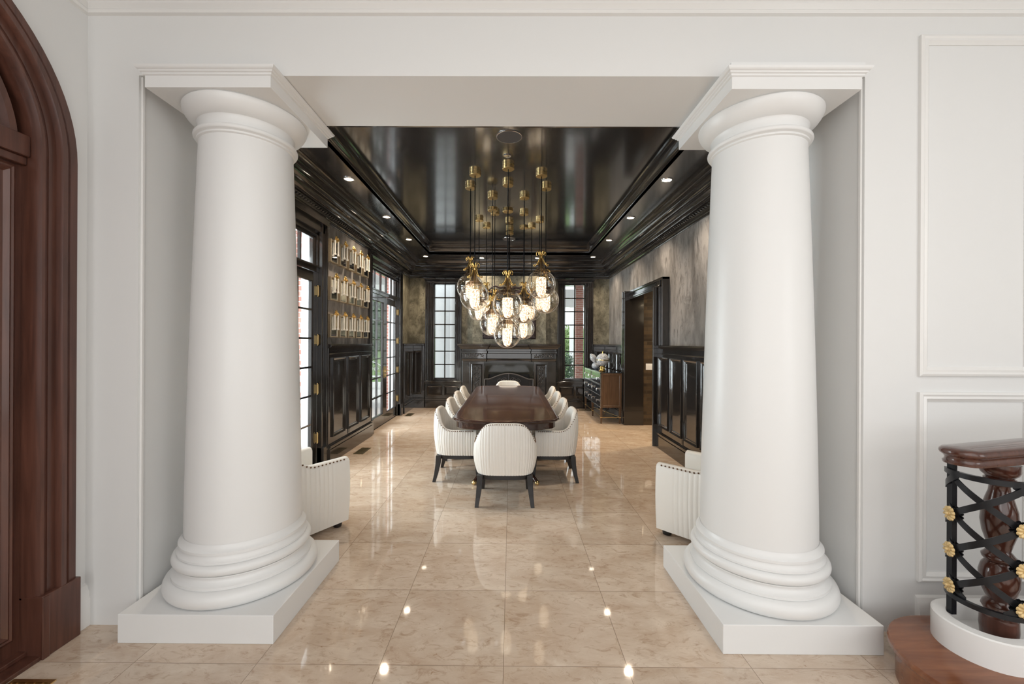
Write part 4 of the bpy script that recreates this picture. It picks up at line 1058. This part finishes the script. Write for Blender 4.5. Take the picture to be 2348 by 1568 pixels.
# ================================================================ SMALL FITTINGS
def outlet(nm, F, u, z, d, w_, h_, mat, label, cat, n=2):
    p = F.p(u, z, d); r = thing(nm, p, label, cat); m1 = MB(); fbox(m1, F, u-w_/2, u+w_/2, z-h_/2, z+h_/2, d, d+.006); m1.build('cover_plate', mat, r, p, smooth=0, bevel=.002)
    for k in range(n):
        m2 = MB(); uu = u+(k-(n-1)/2)*w_/n; fbox(m2, F, uu-.012, uu+.012, z-.025, z+.025, d+.006, d+.009); m2.build('socket' if cat == 'outlet' else 'rocker', mat, r, p, smooth=0)
outlet('wall_outlet', FLL, 5.98, .295, dL, .10, .075, black, 'black outlet plate low on the left wainscot under the mirrors', 'outlet')
outlet('wall_outlet', FRR, 5.42, .295, .125, .07, .10, black, 'black outlet plate low on the right wainscot', 'outlet', 1)
outlet('light_switch', Fr((0, RO[1], 0), (1, 0, 0), (0, -1, 0)), 2.72, 1.14, .0, .19, .12, plate, 'white switch plate on the black brick in the right doorway', 'light switch', 4)
def vent(x0, x1, y0, y1, mat, label, n=14):
    r = thing('floor_vent', ((x0+x1)/2, (y0+y1)/2, 0), label, 'floor vent'); c = r.location
    f = MB(); w_ = .018
    f.box(x0, x1, y0, y0+w_, 0, .006); f.box(x0, x1, y1-w_, y1, 0, .006); f.box(x0, x0+w_, y0+w_, y1-w_, 0, .006); f.box(x1-w_, x1, y0+w_, y1-w_, 0, .006); f.build('frame', mat, r, c, smooth=0)
    s = MB(); s.box(x0+w_, x1-w_, y0+w_, y1-w_, 0, .001); s.build('duct', plaq, r, c, smooth=0)
    s = MB()
    for k in range(n): y = y0+w_+(y1-y0-2*w_)*(k+.5)/n; s.box(x0+w_, x1-w_, y-.005, y+.005, .001, .005)
    for k in range(4): x = x0+(x1-x0)*(k+1)/5; s.box(x-.004, x+.004, y0+w_, y1-w_, .001, .006)
    s.build('grate', mat, r, c, smooth=0)
dbr = simple('dull_bronze_grate', (.20, .16, .09), .4, .8, var=.3)
vent(-2.24, -2.10, 5.78, 6.12, dbr, 'bronze floor vent before the left wainscot under the mirrors')
vent(-2.29, -2.15, 8.75, 9.1, dbr, 'bronze floor vent by the far glazed doors')
vent(1.62, 1.95, 9.62, 9.74, dbr, 'bronze floor vent under the right back window')
vent(-2.33, -2.13, 1.60, 1.905, brass, 'brass-edged floor vent before the arched mahogany door')

# ================================================================ OUTSIDE
MB().box(-40, -2.75, -8, 17.5, -.25, -.13).build('patio', concrete, smooth=0, kind='structure')
MB().box(-2.75, 12, 10.2, 17.5, -.25, -.13).build('patio_back', concrete, smooth=0, kind='structure')
l = MB(); l.add([(-60, 17.5, -.14), (30, 17.5, -.14), (30, 24, .3), (-60, 24, .3), (30, 45, 3.2), (-60, 45, 3.2)], [(0, 1, 2, 3), (3, 2, 4, 5)])
l.add([(-60, 17.5, -.6), (30, 17.5, -.6)], []); tag(l.build('lawn', grass, smooth=0), kind='structure')
# porch roof outside the left doors
w = MB(); w.box(-5.6, -2.76, 1.0, 14.0, 3.25, 3.4); w.box(-5.6, -5.4, 1.0, 14, 3.0, 3.25); w.build('ceiling_porch', extw, smooth=0, kind='structure')
def porch_post(x, y, lb, s=.13, h=3.0, m=extw):
    r = thing('porch_post', (x, y, -.13), lb, 'post', 'white porch posts')
    MB().box(-s, s, -s, s, 0, h+.13).build('shaft', m, r, smooth=0, bevel=.01); MB().box(-s-.04, s+.04, -s-.04, s+.04, 0, .18).build('post_base', m, r, smooth=0); MB().box(-s-.04, s+.04, -s-.04, s+.04, h-.02, h+.12).build('post_cap', m, r, smooth=0)
porch_post(2.42, 16.0, 'white porch post outside the right back window', .12, 3.4)
porch_post(-5.5, 13.6, 'white porch post seen through the far glazed doors'); 
porch_post(-5.5, 9.0, 'white porch post nearer the hall outside the glazed doors')
def foliage(nm, c, rad, n, m, label, cat, leafsz=.07, trunk=True, group=None, seed=1):
    rn = random.Random(seed); zb = c[2]-rad[2] if not trunk else -.13
    r = thing(nm, (c[0], c[1], max(-.13, zb) if not trunk else -.13), label, cat, group); R = r.location
    mb = MB(); V = []; F = []
    for i in range(n):
        u = rn.uniform(-1, 1); a = rn.uniform(0, 2*PI); q = math.sqrt(1-u*u); k = rn.uniform(.55, 1.05)
        p = Vector((c[0]+rad[0]*k*q*math.cos(a), c[1]+rad[1]*k*q*math.sin(a), c[2]+rad[2]*k*u))
        if p.z < -.1: continue
        d1 = Vector((rn.uniform(-1, 1), rn.uniform(-1, 1), rn.uniform(-1, 1))).normalized(); d2 = d1.orthogonal().normalized(); s = leafsz*rn.uniform(.6, 1.3)
        b0 = len(V); V += [p-d1*s, p+d2*s*.45, p+d1*s, p-d2*s*.45]; F.append((b0, b0+1, b0+2, b0+3))
    mb.add(V, F); mb.build('foliage', m, r, R, smooth=0)
    if trunk:
        MB().tube([(c[0], c[1], -.13), (c[0]+.03, c[1], c[2]*.5), (c[0], c[1], c[2])], .1, 8, [rad[0]*.09+.03, rad[0]*.07+.02, rad[0]*.04+.01]).build('trunk', simple('bark_brown', (.10, .07, .05), .9), r, R)
foliage('shrub', (-6.3, 16.6, .55), (.28, .35, .72), 1500, leaf, 'green columnar shrub beside the patio beyond the far glazed doors', 'shrub', .05, False, seed=2)
foliage('palm_tree', (-8.0, 22.3, 3.0), (.9, .9, 3.0), 3500, leafd, 'dark evergreen tree at the left of the lawn, seen through the glazed doors', 'tree', .12, seed=3)
foliage('leafy_tree', (-11.5, 36, 4.6), (3.5, 3, 3.2), 3500, leafl, 'light green tree beyond the lawn seen through the far glazed doors', 'tree', .22, seed=4)
foliage('leafy_tree', (-22, 43, 5.5), (4.5, 3, 4.2), 3500, leaf, 'mid green tree beyond the lawn, left of the light green one', 'tree', .26, seed=5)
foliage('leafy_tree', (-9.3, 29, 3.0), (1.3, 1.4, 1.9), 2500, leaf, 'rounded green bush-like tree on the lawn bank', 'tree', .14, seed=6)
foliage('leafy_tree', (4.3, 30, 1.2), (1.4, 1.5, 1.6), 3000, leafl, 'light green tree behind the brick pier outside the right back window', 'tree', .13, seed=8)
foliage('shrub', (1.98, 14.4, .35), (.30, .35, .95), 2200, leafd, 'dark green cypress shrub outside the right back window', 'shrub', .045, False, seed=9)
foliage('shrub', (1.92, 17.2, .2), (.5, .5, .65), 1500, leafl, 'low light green shrub outside the right back window', 'shrub', .06, False, seed=10)
# garden chair
gc = thing('garden_bench', (-5.35, 15.3, -.13), 'white scrolled iron garden bench on the patio beyond the far glazed doors', 'bench'); 
g = MB()
for x in (-.4, .4):
    for y in (-.2, .2): g.tube([(x, y, 0), (x, y, .42)], .015, 6)
g.box(-.43, .43, -.22, .22, .42, .44); g.build('seat', extw, gc, smooth=0)
g = MB(); g.tube([(-.4, .2, .42), (-.42, .24, .8), (-.2, .25, .92), (0, .25, .98), (.2, .25, .92), (.42, .24, .8), (.4, .2, .42)], .016, 8)
for cx_ in (-.2, 0, .2): g.tube([(cx_+.09*(1-.7*i/24)*math.cos(i*.5), .24, .68+.09*(1-.7*i/24)*math.sin(i*.5)) for i in range(25)], .008, 6)
g.build('scrolled_back', extw, gc, smooth=60)
# outside the back windows
w = MB(); w.box(-3.6, -.9, 12.0, 12.1, -.13, 3.6); w.build('wall_outside_white', extw, smooth=0, kind='structure')
pc = thing('porch_column', (-1.62, 11.75, -.13), 'round white porch column outside the left back window', 'column')
MB().lathe([(.20, 0), (.20, .12), (.17, .15), (.15, .22), (.14, 3.4)], seg=32).build('shaft', extw, pc, smooth=40)
w = MB(); w.box(2.06, 2.30, 12.95, 13.25, -.13, 3.55); w.box(1.95, 6, 12.2, 12.45, -.13, 1.18); w.build('wall_brick_pier', redbrick, smooth=0, kind='structure')
w = MB(); w.box(2.30, 2.62, 12.95, 13.2, -.13, 3.3); w.box(1.2, 3.4, 13.0, 13.3, 2.75, 3.3); w.box(.4, 3.6, 10.25, 13.5, 3.45, 3.55); w.build('trim_17', extw, smooth=0, kind='structure')
